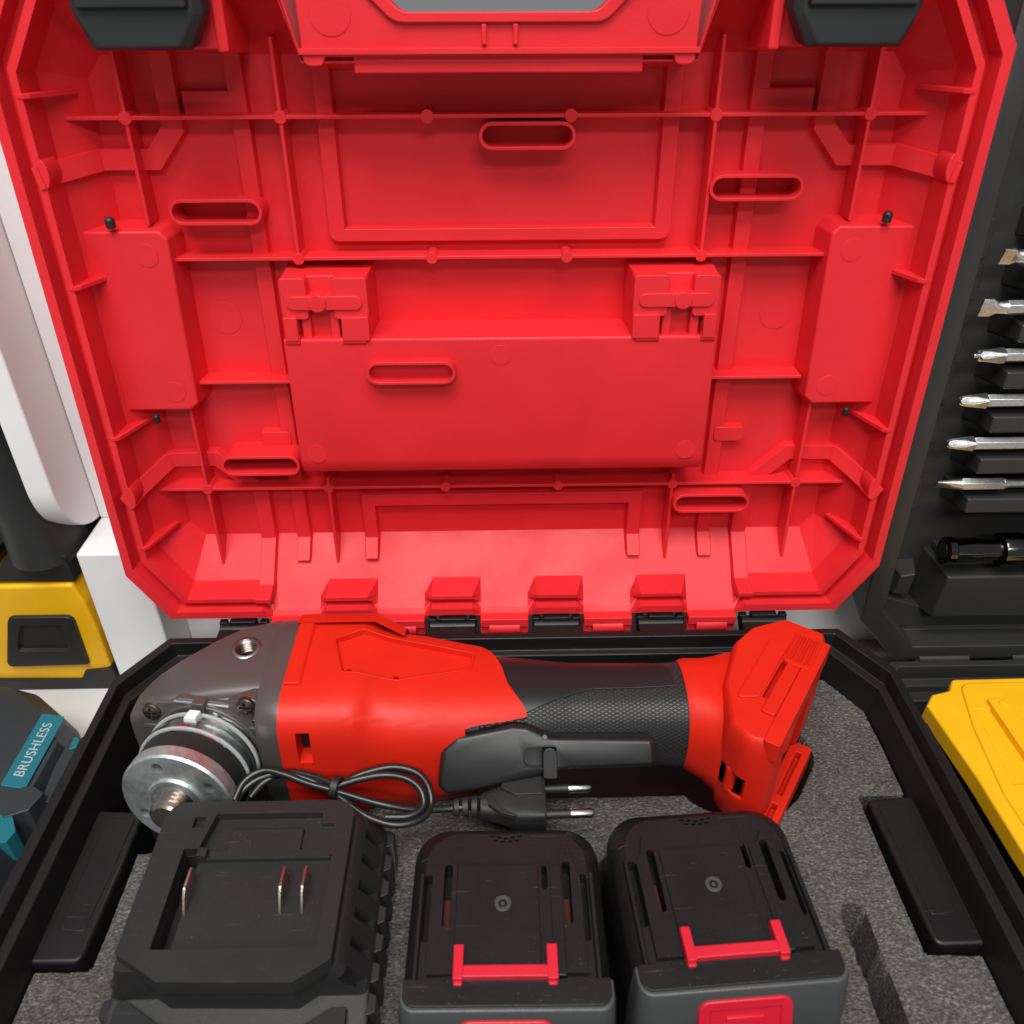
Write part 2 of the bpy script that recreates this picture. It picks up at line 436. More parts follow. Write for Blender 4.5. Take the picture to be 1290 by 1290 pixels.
def ribseg(p0, p1, t=2.1, zb=-37.5, zt=-24):
    a, b = Vector(p0), Vector(p1); d = (b-a).normalized(); n = Vector((-d.y, d.x))
    q = [a+n*t/2, a-n*t/2, b-n*t/2, b+n*t/2]
    return prism([tuple(x) for x in q], zb, zt, .25)
H1, H2, H3, H4 = 246, 187, 127, 67
for p0, p1 in [((-184, H1), (184, H1)), ((-151, H2), (150, H2)), ((-150, H3), (-100, H3)), ((100, H3), (149, H3)), ((-183, H4), (182, H4)),
               ((-158, 276), (-158, 202)), ((-157, 115), (-157, 17)), ((158, 276), (158, 202)), ((156, 115), (156, 17)),
               ((-93, 276), (-93, H2)), ((92, 276), (92, H2)), ((-93, H4+6), (-93, 17)), ((90, H4+6), (90, 17))]:
    lp('rib', ribseg(p0, p1))
for u, v in [(-158, H1), (-93, H1), (-31, H1), (30, H1), (92, H1), (158, H1), (-93, H2), (-32, H2), (30, H2), (92, H2),
             (-157, H4), (-93, H4), (-31, H4), (29, H4), (90, H4), (156, H4)]:
    lp('ejector_pin', prism(circ(u, v, 2.7, 18), -37, -23.6), .2)
# raised bands of the lid
for s in (-1, 1):
    lp('band', conform([(s*141.5, 285), (s*141.5, 241), (s*152, 228.7), (s*175, 228.7), (s*191, 225.5)], 10.5))
    lp('band', conform([(s*191, 71), (s*176, 81), (s*152, 81.5), (s*131.5, 62), (s*131.5, 8)], 10))
    lp('band', conform([(s*112, 280), (s*112, 22)], 9.2, 4.2))
    lp('band', prism(rpoly(rect(min(s*136, s*110), 244.5, max(s*136, s*110), 256.5), 1.5, 3), -37, -31.6, .8))
    lp('band', prism(rpoly(rect(min(s*127, s*110), 88, max(s*127, s*110), 97.5), 2.5, 3), -37, -31.0, .8))
lp('frame_band', prism(rpoly([(-80, 268), (-80, 192), (79, 192), (79, 268), (70, 268), (70, 199.3), (-71, 199.3), (-71, 268)], [0, 5, 5, 0, 0, 0, 0, 0], 4), -37, -31.4, .9))
lp('frame_band', conform([(-74, 23), (-74, 55.5), (72, 55.5), (72, 23)], 9.0, 5.6))
# oval screw-post rings
def oval(u, v, hw, zt, zb=-37, r=5.6):
    ro = lp('oval_ring', ring(stadium(u, v, hw, r), stadium(u, v, hw-1.5, r-1.5), zb, zt), .3)
    return ro
oval(-126.5, 208, 20.6, -22); oval(11.5, 238.3, 20.8, -22); oval(113, 216.7, 21, -22); oval(-43, 139, 21, -3, -10)
oval(-125, 83.6, 20.2, -18); oval(110.5, 58, 20.4, -18)
# side pockets
for s in (-1, 1):
    poly = rpoly([(s*190, 112), (s*154, 112), (s*148.5, 117), (s*147, 198), (s*151.5, 203), (s*190, 203)], [0, 4, 4, 4, 4, 0], 4)
    lp('side_pocket', prism(poly, -38, -20, 2.4), 1.2, seg=3)
    lp('ejector_mark', prism(circ(s*160, 190, 5.2, 28), -21, -19.75), .1)
    lp('ejector_mark', prism(circ(s*161, 124, 5.2, 28), -21, -19.75), .1)
    for v, rr in ((204.4, 2.1), (110.2, 1.5)):
        lp('rubber_plug', lathe([(0, rr*.5), (.6, rr), (4.2, rr), (5.0, rr*.6)], (s*172.5, v-2.4, -19.5), (0, 1, .15), 16), 0, 'rubber')
    lp('ejector_mark', prism(circ(s*135, 156, 8, 32), -37, -35.7), .1)
    for v in (256, 180, 107, 44):
        xs = [(-191.5, -3.2), (-187.5, -2.2), (-185.5, -4), (-177.5, -29), (-186, -30), (-192, -14)]
        lp('gusset', MB().add([(s*-x, v+dy, z) for dy in (-1, 1) for x, z in xs],
            [tuple(range(6)), tuple(range(6, 12))]+[(i, (i+1) % 6, 6+(i+1) % 6, 6+i) for i in range(6)]), .3)
    for v in (227, 74):
        lp('rim_nub', prism([(s*(188.6-2.8*math.sin(t)), v+6.0*math.cos(t)) for t in [k*math.pi/10 for k in range(11)]], -15, -3.1), .5)
# centre block with two catch brackets
blk = MB()
prof = [(154, -38), (154, -9.6), (153, -9), (92, -9), (87, -9.8), (83.5, -12), (81.5, -16), (80.5, -22), (80.5, -38)]
loops = [[(u, y, z) for y, z in prof] for u in (-101.5, 100)]
lp('center_block', loft(loops), .8, seg=3)
for (u, v) in [(-1, 145.5), (-93, 95), (91, 95)]:
    lp('ejector_mark', prism(circ(u, v, 4.9, 28), -10, -8.75), .1)
for s, u0 in ((-1, -101), (1, 58.8)):
    W = 41
    def P(x): return u0+x if s < 0 else u0+W-x
    def bxx(x0, v0, z0, x1, v1, z1, d=0.3, r=0):
        q = rect(min(P(x0), P(x1)), v0, max(P(x0), P(x1)), v1)
        return prism(rpoly(q, r, 4) if r else q, z0, z1, d)
    br = lp('catch_bracket', bxx(0, 152, -38, W, 183, -15, 1.2), .7, seg=3)
    def sub(n, mb, bev=.4): obj(n, mb, 'red', lid, bevel=bev, world=False)
    sub('catch_pillar', bxx(.6, 163, -16, 13, 182.4, -9, .3, 2)); sub('catch_pillar', bxx(24, 163, -16, W-.6, 182.4, -9, .3, 2))
    sub('catch_bar', prism(stadium((P(3)+P(38))/2, 171, 17.5, 3.6), -16, -8, .4), .4)
    sub('catch_boss', prism(circ(P(17.5), 171, 4.3, 26), -16, -7.2, .3), .4)
    sub('catch_pillar', bxx(.6, 153, -16, 7.5, 165, -7.6, .4, 1.2)); sub('catch_pillar', bxx(27, 153, -16, W-.8, 165, -7.6, .4, 1.2))
    sub('catch_fin', bxx(8.5, 153, -16, 13, 167, -11)); sub('catch_fin', bxx(21.5, 153, -16, 26, 167, -11))
    for x0, x1 in ((.8, 7.5), (27, 38)):
        sub('catch_lip', lathe([(0, 2.6), (x1-x0, 2.6)], (min(P(x0), P(x1)), 153.2, -10.6), (1, 0, 0), 18), .5)
# handle plate at the top with its opening
hp = [(-76, 266), (-68.5, 266), (-67.5, 269.2), (67.5, 269.2), (68.5, 266), (76, 266), (77, 318), (-77, 318)]
hole = rpoly([(-37, 284), (37, 284), (52, 298), (52, 308), (-52, 308), (-52, 298)], [8, 8, 6, 6, 6, 6], 5)
hring = rpoly([(-40, 280.5), (40, 280.5), (56.5, 296), (56.5, 311), (-56.5, 311), (-56.5, 296)], [9, 9, 6, 6, 6, 6], 5)
lp('handle', prism(rpoly(hp, [3, 3, 0, 0, 3, 3, 6, 6], 4), -9, -1), .8, seg=3, cuts=[prism(hole, -20, 10)])
lp('handle_rim', ring(hring, hole, -12, 1.0), .6, seg=3)
lp('handle_lip', box(-57, 263.2, -30, 56, 272, -3.2), .8)
lp('handle_web', box(-74, 266.6, -30, 74, 275, -6), .8)
for u in (-6, 6): lp('handle_fin', box(u-.9, 273.2, -2, u+.9, 280, .8), .3)
for s in (-1, 1):
    lp('ejector_mark', prism(circ(s*64, 284, 8, 28), -2, -.7), .1)
    lp('latch_mount', box(min(s*105, s*119), 271, -34, max(s*105, s*119), 298, -3, .8), 1.0)
    lp('latch_mount', box(min(s*103, s*109), 270, -30, max(s*103, s*109), 300, -1.2, .8), 1.0)
    # dark latches hanging over the lid edge
    lt = obj('latch', loft([[(s*x, y, z) for x, y in rpoly([(153, 273.5), (113, 273.5), (107, 285), (107, 312), (158, 312), (157, 286)], [2, 2, 3, 2, 2, 3], 4)] for z in (2,)] +
                   [[(s*x, y, 9) for x, y in rpoly([(151, 271.8), (115, 271.8), (108, 284), (108, 312), (157, 312), (156, 285)], [2, 2, 3, 2, 2, 3], 4)]] +
                   [[(s*x, y, 12) for x, y in rpoly([(148, 273.2), (118.5, 273.2), (112, 283), (109, 312), (156, 312), (153.5, 283)], [2, 2, 3, 2, 2, 3], 4)]]), 'latch', lid, bevel=.9, seg=3, world=False)
    obj('latch_lip', prism(rpoly([(s*112, 285), (s*153, 285), (s*154, 312), (s*111, 312)], 1.5, 3), 11, 14.6, .8), 'latch', lid, bevel=.8, world=False)
    obj('latch_lug', lathe([(0, 3.2), (58, 3.2)], (s*132.5-29, 300, 1), (1, 0, 0), 20), 'latch', lid, bevel=.5, world=False)
# hinge barrels of the lid
for c in TABS:
    lp('hinge_tab', box(c-13.4, -8, -5.5, c+13.4, -2.2, 1.6, .2), .5)
    lp('hinge_barrel', lathe([(0, 4.0), (17, 4.0)], (c-8.5, -9.3, -1), (1, 0, 0), 22), .4)
    for s in (-1, 1): lp('hinge_flap', box(c+s*10.6-2.6, -13, -4.5, c+s*10.6+2.6, -9.6, 0), .3)

# ------------------------------------------------------------------ black base of the case
def octo(a, y0, y1, cx, cy, z): # y0 rear edge, y1 front edge
    return [(-a+cx, y0, z), (a-cx, y0, z), (a, y0-cy, z), (a, y1+cy, z), (a-cx, y1, z), (-a+cx, y1, z), (-a, y1+cy, z), (-a, y0-cy, z)]
b_rows = [(189, -20, -300, 17, 29, -75), (196, -13, -307, 18, 30, -14), (199.6, -10.4, -309.6, 19, 31, -13), (200, -10, -310, 19, 31, 0), (195.8, -14.4, -305.6, 18.2, 29.6, 0),
          (194.8, -15.2, -304.8, 18, 29.4, -8), (190.8, -19, -301, 17, 28, -8.6), (187.6, -22, -298, 16, 27, -26), (185, -24, -296, 15, 25, -66)]
base = obj('base', loft([octo(*r) for r in b_rows]), 'black', case, bevel=.7, seg=2, label='black lower half of the case')
bs = lambda n, mb, bev=.5, m='black', **k: obj(n, mb, m, base, bevel=bev, **k)
base.parent = case
for c in KNUCK:
    bs('hinge_knuckle', lathe([(0, 4.3), (25, 4.3)], (c-12.5, -1.2, -3.4), (1, 0, 0), 24))
    bs('hinge_plate', box(c-12.5, -11, -9, c+12.5, -1.5, -.2))
    bs('hinge_lug', box(c-7, -2, -2, c+7, 3.4, 3.2)); bs('hinge_lug', box(c-13.2, -.5, -4, c-9, 3.2, 1.6)); bs('hinge_lug', box(c+9, -.5, -4, c+13.2, 3.2, 1.6))
for s in (-1, 1):
    q = rpoly([(s*166.5, -103), (s*192, -101), (s*192, -173.5), (s*168.5, -173.5)], [3, 0, 0, 4], 4)
    bs('latch_well', prism(q, -60, -22, .8), 1.6, seg=4)
    bs('latch_well_pad', prism(rpoly([(s*170, -107), (s*184, -106), (s*184, -160), (s*172, -161)], 2, 3), -24, -21.6, .5), .4)
    bs('rim_boss', prism(rpoly([(s*198, -72), (s*202.4, -76), (s*202.4, -300), (s*198, -300)], 1, 2), -12.5, -2.5), .8)

# ================================================================== foam insert
def sd_rect(x, y, cx, cy, hx, hy, r=0):
    qx = np.abs(x-cx)-hx+r; qy = np.abs(y-cy)-hy+r
    return np.hypot(np.maximum(qx, 0), np.maximum(qy, 0))+np.minimum(np.maximum(qx, qy), 0)-r
def foam():
    xs = np.arange(-187, 187.01, .85); ys = np.arange(-225, -23.9, .85)
    X, Y = np.meshgrid(xs, ys)
    d = sd_rect(X, Y, -36, -50, 152, 46, 8)                        # grinder pocket
    d = np.minimum(d, np.hypot(X-111, Y+69)-39+1.2*np.sin(Y*.19))
    d = np.minimum(d, sd_rect(X, Y, -128, -92, 60, 30, 10))
    d = np.minimum(d, sd_rect(X, Y, -100.5, -182, 49, 54, 6)); d = np.minimum(d, sd_rect(X, Y, -1, -185, 39, 52, 12)); d = np.minimum(d, sd_rect(X, Y, 78, -182, 40, 54, 12))
    d = np.minimum(d, sd_rect(X, Y, 142.5, -194, 4.0, 40, 3.9))
    for s in (-1, 1): d = np.minimum(d, sd_rect(X, Y, s*182, -137, 16, 37, 2))
    jit = np.array([[noise.noise(Vector((x*.22, y*.22, 3)))*.8+noise.noise(Vector((x*.06, y*.06, 9)))*.7 for x in xs] for y in ys])
    fine = np.array([[noise.noise(Vector((x*.45, y*.75, 1)))*.42+noise.noise(Vector((x*.05, y*.05, 5)))*.9 for x in xs] for y in ys])
    t = np.clip((d+jit*.3+.5)/1.4, 0, 1); t = t*t*(3-2*t)
    edge = np.exp(-np.maximum(d, 0)/2.2)*1.0
    Z = -74+49*t+fine*t-edge*t*.9
    # cut out the rear corners of the sheet
    vs = []; idx = {}; fs = []
    ny, nx = X.shape
    for j in range(ny):
        for i in range(nx):
            idx[j, i] = len(vs); vs.append((X[j, i], Y[j, i], Z[j, i]))
    for j in range(ny-1):
        for i in range(nx-1):
            fs.append((idx[j, i], idx[j, i+1], idx[j+1, i+1], idx[j+1, i]))
    mb = MB().add(vs, fs)
    return mb
fo = obj('foam_insert', foam(), 'foam', None, ang=60)
fo['label'] = 'speckled grey foam insert with cut-out pockets lying in the black case base'; fo['category'] = 'foam insert'

# ================================================================== angle grinder
GY, GZ = -70, 5
gr = thing('angle_grinder', 'red and black cordless angle grinder lying in the foam without a battery', 'angle grinder', (-20, GY, -30))
def interp(tab, x):
    for i in range(len(tab)-1):
        if x <= tab[i+1][0]:
            t = (x-tab[i][0])/(tab[i+1][0]-tab[i][0]); t = max(0, min(1, t))
            return [a+(b-a)*t for a, b in zip(tab[i][1:], tab[i+1][1:])]
    return list(tab[-1][1:])
def tabf(tab, x): return interp(tab, x)[0]
# gear housing
gh = [(-97, -69, 4, 36.6, 36.4, 4.6), (-106, -68.5, 4, 36.2, 36, 4.6), (-109, -67.5, 4, 35, 35, 4.6), (-110, -58.5, 2, 26.5, 33, 8), (-128, -60.5, 1.5, 24, 32, 8), (-140, -64, 1, 20.5, 30.5, 8),
      (-152, -68.5, .5, 16, 28.8, 7), (-162, -73, 0, 11.5, 26.8, 6), (-169, -77, -1, 7.5, 24, 4.5), (-171.5, -80, -1, 4, 20, 4)]
gho = obj('gear_housing', loft([sect(*r) for r in gh]), 'gear', gr, bevel=.0, ang=40, cuts=[lathe([(-14, 4.7), (8, 4.7)], (-122.5, -56, 34.4), (0.03, -.1, 1), 28)])
AX = Vector((-.15, -.975, .12)).normalized(); AO = Vector((-136, -86, 2.5))
def onax(t, a=0, b=0):
    d, p, q = frame_of(AX); return AO+AX*t+p*a+q*b
# front cover plate of the gear head, with its screws
d_, p_, q_ = frame_of(AX)
PM = Matrix(((-p_.x, -q_.x, d_.x, AO.x), (-p_.y, -q_.y, d_.y, AO.y), (-p_.z, -q_.z, d_.z, AO.z), (0, 0, 0, 1)))
cov = rpoly([(-31, 12), (-29, 24.5), (-15, 25.5), (-11, 28), (11, 28), (14, 29.5), (26.5, 33), (28, 14), (28, -28), (-31, -28)], [2, 4, 1, 2, 2, 1, 4, 2, 8, 8], 4)
obj('bearing_cover', prism(cov, -8, 3).tm(PM), 'gear', gr, bevel=.9, seg=3)
obj('bearing_cover_rib', prism(rect(-31.4, 10, -21, 12.6), -6, 4.4).tm(PM), 'gear', gr, bevel=.4)
obj('bearing_cover_rib', prism(rect(20, 14, 28.4, 16.6), -6, 4.4).tm(PM), 'gear', gr, bevel=.4)
obj('bearing_boss', prism(circ(0, 0, 27.2, 56), 1, 5.5, .6).tm(PM), 'gear', gr, bevel=.5)
obj('bearing_notch', prism(rpoly(rect(-3, 20, 3, 29.5), .8, 3), 2, 7).tm(PM), 'gear', gr, bevel=.4)
def screw(P, ax, r, name='screw'):
    d, a, b = frame_of(ax)
    Q = Matrix(((a.x, b.x, d.x, P[0]), (a.y, b.y, d.y, P[1]), (a.z, b.z, d.z, P[2]), (0, 0, 0, 1)))
    crossA = box(-r*.62, -r*.14, .2, r*.62, r*.14, 3); crossB = box(-r*.14, -r*.62, .2, r*.14, r*.62, 3)
    s = lathe([(-1.5, r), (.5, r), (1.1, r*.82), (1.45, r*.45)], (0, 0, 0), (0, 0, 1), 24)
    return obj(name, s.tm(Q), 'screw', gr, cuts=[crossA.tm(Q), crossB.tm(Q)], bevel=.12)
for a, b in ((-24.5, 19.5), (21.0, 28.2)):
    screw(PM @ Vector((a, b, 3.8)), AX, 4.3)
screw((-110.2, -93, 25), (-.5, -.8, .2), 3.6)
# threaded side-handle socket on top
Rz = 33.2
obj('handle_socket', lathe([(-3, 6.9), (.2, 6.9), (.6, 6.4), (.7, 5.2), (0, 4.6), (-9, 4.6), (-9, 5.4), (-3, 5.4)], (-122.5, -56, Rz+1.2), (0.03, -.1, 1), 32, closed_profile=True), 'socket', gr, ang=40)
soc = MB()
for k in range(6): lathe([(-7+k*1.2, 4.7), (-6.5+k*1.2, 3.9), (-6+k*1.2, 4.7)], (-122.5, -56, Rz+1.2), (0.03, -.1, 1), 24, soc, True)
obj('socket_thread', soc, 'screw', gr); obj('socket_floor', lathe([(-12, 4.6), (-9.4, 4.6)], (-122.5, -56, Rz+1.2), (0.03, -.1, 1), 24), 'darkvoid', gr)  # floor coloured near-black to paint the shade deep in the hole
obj('housing_edge', prism(rpoly([(-13, 26.2), (13, 26.2), (13, 27.2), (-13, 27.2)], .3, 2), 2.6, 3.8).tm(PM), 'zinc', gr, bevel=.2)
obj('housing_fin', MB().add([(-131, -84, 30.5), (-110.5, -84, 31.5), (-110.5, -91, 28), (-131, -84, 29), (-110.5, -84, 28), (-110.5, -90.5, 26.5)], [(0, 1, 2), (3, 5, 4), (0, 2, 5, 3), (1, 4, 5, 2), (0, 3, 4, 1)]), 'gear', gr, bevel=.3)
# spindle stack
AO = AO+AX*.5
obj('guard_collar', lathe([(5, 22.6), (5, 25.2), (8, 25.6), (8.6, 24.4), (12, 24.4), (12.6, 25.8), (18, 25.8), (19, 23.5), (19, 21.8)], AO, AX, 64, closed_profile=True), 'clear', gr, ang=40)
for tt_ in (8.4, 17.6): obj('collar_ridge', lathe([(tt_-.7, 24.6), (tt_-.7, 26.1), (tt_+.7, 26.1), (tt_+.7, 24.6)], AO, AX, 64, closed_profile=True), 'ridge_glint', gr, bevel=.3)  # pale rings paint the white highlights on the clear collar's edges
obj('guard_collar_tab', prism(rpoly(rect(-2.8, 23.4, 2.8, 28), .8, 3), 9.1, 14.5).tm(PM), 'white', gr, bevel=.5)
obj('collar_core', lathe([(-2, 21), (9, 21), (9.2, 19.5), (20, 19.5)], AO, AX, 48), 'zinc', gr)
obj('warning_label', loft([[tuple(onax(t, 20.2*math.sin(a), -20.2*math.cos(a))) for t in (10.5, 16.5)] for a in [R(5+k*4) for k in range(8)]], caps=False, closed=False), 'latch_red', gr)
obj('rubber_ring', lathe([(18.5, 20), (18.5, 24.6), (27.5, 24.6), (28, 22), (28, 18)], AO, AX, 56, closed_profile=True), 'rubber', gr, ang=40)
fl = lathe([(27, 10), (27, 24.2), (27.8, 25.0), (33.4, 25.0), (34.4, 24.2), (34.4, 12.8), (35.8, 12.2), (35.8, 10.8), (34.6, 10.2), (34.6, 6.5)], AO, AX, 72, closed_profile=True)
holes = [lathe([(-8, 2.7), (8, 2.7)], onax(35, 18.6*math.cos(a), 18.6*math.sin(a)), AX, 20) for a in [R(x) for x in (-72, -148, 30, 110)]]
obj('flange_nut', fl, 'zinc', gr, cuts=holes, bevel=.25, ang=40)
obj('flange_bore', lathe([(26.5, 12), (33.2, 12)], AO, AX, 32), 'zinc', gr)
th = [(30, 7.0)]
for k in range(4): th += [(34+k*2.2, 6.5), (35.1+k*2.2, 7.9)]
th += [(43.4, 7.4), (44.4, 6.3)]
obj('spindle', lathe(th, AO, AX, 40), 'thread', gr, ang=20)

# red motor housing with a shaped rear edge
rh = [(-98, 37.6, 37.0), (-66, 37.4, 37.0), (-58, 34.6, 35.0), (-50, 34.2, 34.4), (-38, 33.4, 33.4), (-15, 30.8, 30.6), (10, 27.4, 27.2)]
def off(x): return tabf([(-98, 0), (-64, 0), (-50, 2.0), (-15, 2.6), (30, 2.2), (200, 2.0)], x)
def xend(t):
    pts = [(0, -14), (45, -14), (70, -6), (95, 0), (118, 7), (131, 9), (133, 8), (140, -19), (200, -16), (230, -14), (360, -14)]
    return tabf(pts, t)
loops = []
NN = 96
for i in range(37):
    f = i/36; l = []
    for k in range(NN):
        t = 2*math.pi*k/NN-math.pi/2; dg = math.degrees(t) % 360
        x = -98+(xend(dg)+98)*f
        hy, hz = interp(rh, x); n = tabf([(-98, 5.0), (-67, 4.6), (-61, 3.5), (-40, 3.4), (10, 2.5)], x)
        c, s = math.cos(t), math.sin(t)
        l.append((x, GY-off(x)+math.copysign(abs(c)**(2/n), c)*hy, GZ-off(x)+math.copysign(abs(s)**(2/n), s)*hz))
    loops.append(l)
loops.append([(x, GY+(y-GY)*.86, GZ+(z-GZ)*.86) for x, y, z in loops[-1]])
pent = rpoly([(-79, -59), (-67, -53), (-16, -61), (-17, -71), (-49, -81), (-73, -80)], .8, 2)
def zsurf(x): return GZ-off(x)+interp(rh, x)[1]
def dens(poly, st=5):
    out = []
    for i in range(len(poly)):
        a, b = Vector(poly[i]), Vector(poly[(i+1) % len(poly)]); n = max(1, int((b-a).length/st))
        out += [tuple(a.lerp(b, k/n)) for k in range(n)]
    return out
pent = dens(pent)
pcut = prism(pent, -2.8, 30).xf(lambda p: (p[0], p[1], p[2]+zsurf(p[0])))
pc2 = [lathe([(-8, 1.3), (8, 1.3)], (x, y, 39), (0, 0, 1), 12) for x, y in ((-71, -77), (-50, -77.5))]
vents = [box(-90.5, -120, 14.5, -84.5, -98, 31.5), box(-89.5, -120, -2, -83.5, -98, 7)]
mh = obj('motor_housing', loft(loops), 'tool_red', gr, cuts=[pcut]+pc2+vents+[box(-96, -120, 9.6, -18, -100, 10.0)], bevel=.0, ang=38)
obj('recess_lip', ring(offset_poly(pent, -1.0), offset_poly(pent, -.1), -2, .55).xf(lambda p: (p[0], p[1], p[2]+zsurf(p[0])-.02*max(0, abs(p[1]+69)-6))), 'tool_red', gr, bevel=.25)
obj('vent_shadow', box(-92, -99, -8, -80, -96, 36), 'darkvoid', gr)  # dark backing sheet painted as the shade behind the vents
# raised front collar rim on the far upper edge
col = [[(x, GY+math.copysign(abs(math.cos(t))**(2/4.0), math.cos(t))*(hy), GZ+math.copysign(abs(math.sin(t))**(2/4.0), math.sin(t))*(hz)) for t in [R(a) for a in range(-30, 76, 4)]] for x, hy, hz in ((-98, 39.4, 39.6), (-62, 39.4, 39.6))]
inn = [[(x, GY+math.copysign(abs(math.cos(t))**(2/4.0), math.cos(t))*33, GZ+math.copysign(abs(math.sin(t))**(2/4.0), math.sin(t))*33) for t in [R(a) for a in range(-30, 76, 4)]] for x in (-97.5, -48)]
obj('housing_rim', loft([inn[0], col[0], col[1], inn[1]], closed=False, caps=False), 'tool_red', gr, bevel=0, ang=35)
obj('housing_rim', loft([[(x, -86.5, 38+0.6*k), (x, -89.5, 38+.6*k), (x, -89.5, 30), (x, -86.5, 30)] for x, k in ((-94, 4), (-88, 4), (-84, 3), (-58, 0))]), 'tool_red', gr, bevel=.6)
obj('housing_rim', loft([[(-97.5, y, 43.4), (-91, y, 43.4), (-86, y, 38), (-97.5, y, 32)] for y in (-45, -88)]), 'tool_red', gr, bevel=.6)
# black grip
gp = [(-34, 29, 28.8), (-10, 27.0, 26.8), (8, 25.2, 25.0), (30, 22.6, 22.8), (60, 21.8, 22.2), (86, 22.8, 23), (104, 25, 25)]
xs_g = [-34+138*i/46 for i in range(47)]
NG = 80
gsec = [sect(x, GY-off(x), GZ-off(x), *interp(gp, x), n=2.5, N=NG) for x in xs_g]
obj('grip', loft(gsec, uvs=lambda i, j: (xs_g[i], j*2.02)), 'grip', gr, ang=60)
def gpatch(name, x0, x1, f0, f1, up, m='paddle', nx=36, nt=18, bev=.4):
    out = []; inn = []
    for i in range(nx+1):
        x = x0+(x1-x0)*i/nx; hy, hz = interp(gp, x); lo, li = [], []
        for k in range(nt+1):
            t = R(f0(x)+(f1(x)-f0(x))*k/nt); c, s = math.cos(t), math.sin(t)
            y = math.copysign(abs(c)**(2/2.5), c); z = math.copysign(abs(s)**(2/2.5), s)
            o_ = off(x); lo.append((x, GY-o_+y*(hy+up), GZ-o_+z*(hz+up))); li.append((x, GY-o_+y*(hy-1.5), GZ-o_+z*(hz-1.5)))
        out.append(lo+li[::-1])
    return obj(name, loft(out), m, gr, bevel=bev, ang=40)
gpatch('grip_panel', -12, 77, lambda x: 52 if x < 66 else 52+(x-66)*2.2, lambda x: tabf([(-12, 134), (6, 130), (20, 114), (38, 99), (77, 97)], x), .7)
gpatch('grip_border', -24, -12.5, lambda x: 131, lambda x: 205, .9)
gpatch('grip_border', -13, 8, lambda x: tabf([(-13, 131), (8, 127)], x), lambda x: tabf([(-13, 139), (8, 132)], x), .9)
# paddle switch on the near side
pn = Vector((0, -.8, .6)); pt = Vector((0, .6, .8)); p0 = Vector((20, -109.6, 12.2))
PP = Matrix(((1, 0, 0, 0), (0, pt.y, pn.y, p0.y), (0, pt.z, pn.z, p0.z), (0, 0, 0, 1)))
pad = rpoly([(-31, -9), (-29.5, 7), (-23, 13.5), (2, 18), (9, 17.4), (19, 12.6), (64.5, 11.4), (64.5, -1.5), (28, -2), (17, -3.5), (-14, -10.5), (-27, -12)], [4, 5, 5, 8, 6, 8, 3, 3, 4, 6, 6, 4], 6)
slot = rpoly(rect(6.5, -.6, 21, 8.4), [3.5, .8, .8, 3.5], 4)
obj('paddle_switch', loft([[(*q, z) for q in offset_poly(pad, d)] for z, d in ((-14, .3), (-4, 0), (-2.2, .25), (-1.0, .8), (-.3, 1.5), (.1, 2.4))]).tm(PP), 'paddle', gr, cuts=[prism(slot, -6, 5).tm(PP)], ang=50)
obj('lock_lever', prism(rpoly(rect(15, -5.5, 21.4, 8.0), [1.5, 1, 3, 3], 3), -8, .6).tm(PP), 'paddle', gr, bevel=.6)
obj('lever_pin', prism(circ(16, 12.8, 1.0, 12), -2, 1.2).tm(PP), 'steel', gr)
# red battery foot
nk = [(82, -72, 3, 23.0, 23.4, 2.5), (85, -72.4, 2.8, 24.6, 24.8, 2.5), (90, -74, 2.2, 26.2, 25.4, 2.6), (95, -77, 1.6, 29, 26.2, 2.8), (100, -80.5, 1.6, 32.5, 27.6, 3.0), (106, -82, 2, 34.5, 28.6, 3.2), (113, -80, 2, 33, 28.6, 3.4)]
obj('foot_neck', loft([sect(*r) for r in nk]), 'tool_red', gr, ang=50, cuts=[box(91, -130, -4, 102.5, -105, 9)])
fp = [(97, -80), (108, -54), (119, -43.5), (138, -37.5), (155.5, -50), (151, -62), (131, -91), (120, -111), (112, -119), (100, -116), (94, -104)]
fdir = Vector((.566, .824, 0)); fn = Vector((.824, -.566, 0))
FM = Matrix(((fdir.x, fn.x, 0, 125), (fdir.y, fn.y, 0, -96.5), (fdir.z, fn.z, 1, 0), (0, 0, 0, 1)))   # local x along the rail, y out of the tool
cav = prism(rpoly(rect(-19, -13, 27, 30), 2, 3), -40, 22).tm(FM)
gslot = prism(rpoly(rect(-3, -13.6, 24, -11.2), .6, 2), 28, 50).tm(FM)
ghole = lathe([(-6, 2.6), (9, 2.6)], (116.5, -79, 33), (0, 0, 1), 20)
gwin = box(91, -130, -4, 102.5, -105, 9)
gpan = prism(rpoly([(-2, -21), (34, -21), (30, -15.6), (-2, -15.6)], .6, 2), 32.3, 50).tm(FM)
fr_ = [3, 4, 6, 5, 3, 4, 16, 9, 7, 8, 6]
def ffl(d): return rpoly(offset_poly(fp, d), [max(1.2, r_-d*.5) for r_ in fr_], 6)
obj('battery_foot', loft([[(*p, z) for p in ffl(d)] for z, d in ((-27, 4.5), (-25.5, 3.0), (-21, 1.2), (-12, .2), (0, 0), (20, 0), (27, .4), (31, 1.2), (33, 2.2), (33.6, 3.0))]), 'tool_red', gr, cuts=[cav, gslot, ghole, gwin], bevel=.4, seg=2, ang=40)
obj('foot_flange', prism(rpoly([(-27, -4.5), (42, -4.5), (46, -1), (46, 2.5), (-27, 2.5)], 1.2, 3), 24.5, 34.6).tm(FM), 'tool_red', gr, bevel=.8)
obj('foot_raise', prism(rpoly([(-12, -10.8), (44, -10.8), (44, -4.8), (-12, -4.8)], 1.0, 3), 33, 35.2).tm(FM), 'tool_red', gr, cuts=[ghole], bevel=.4)
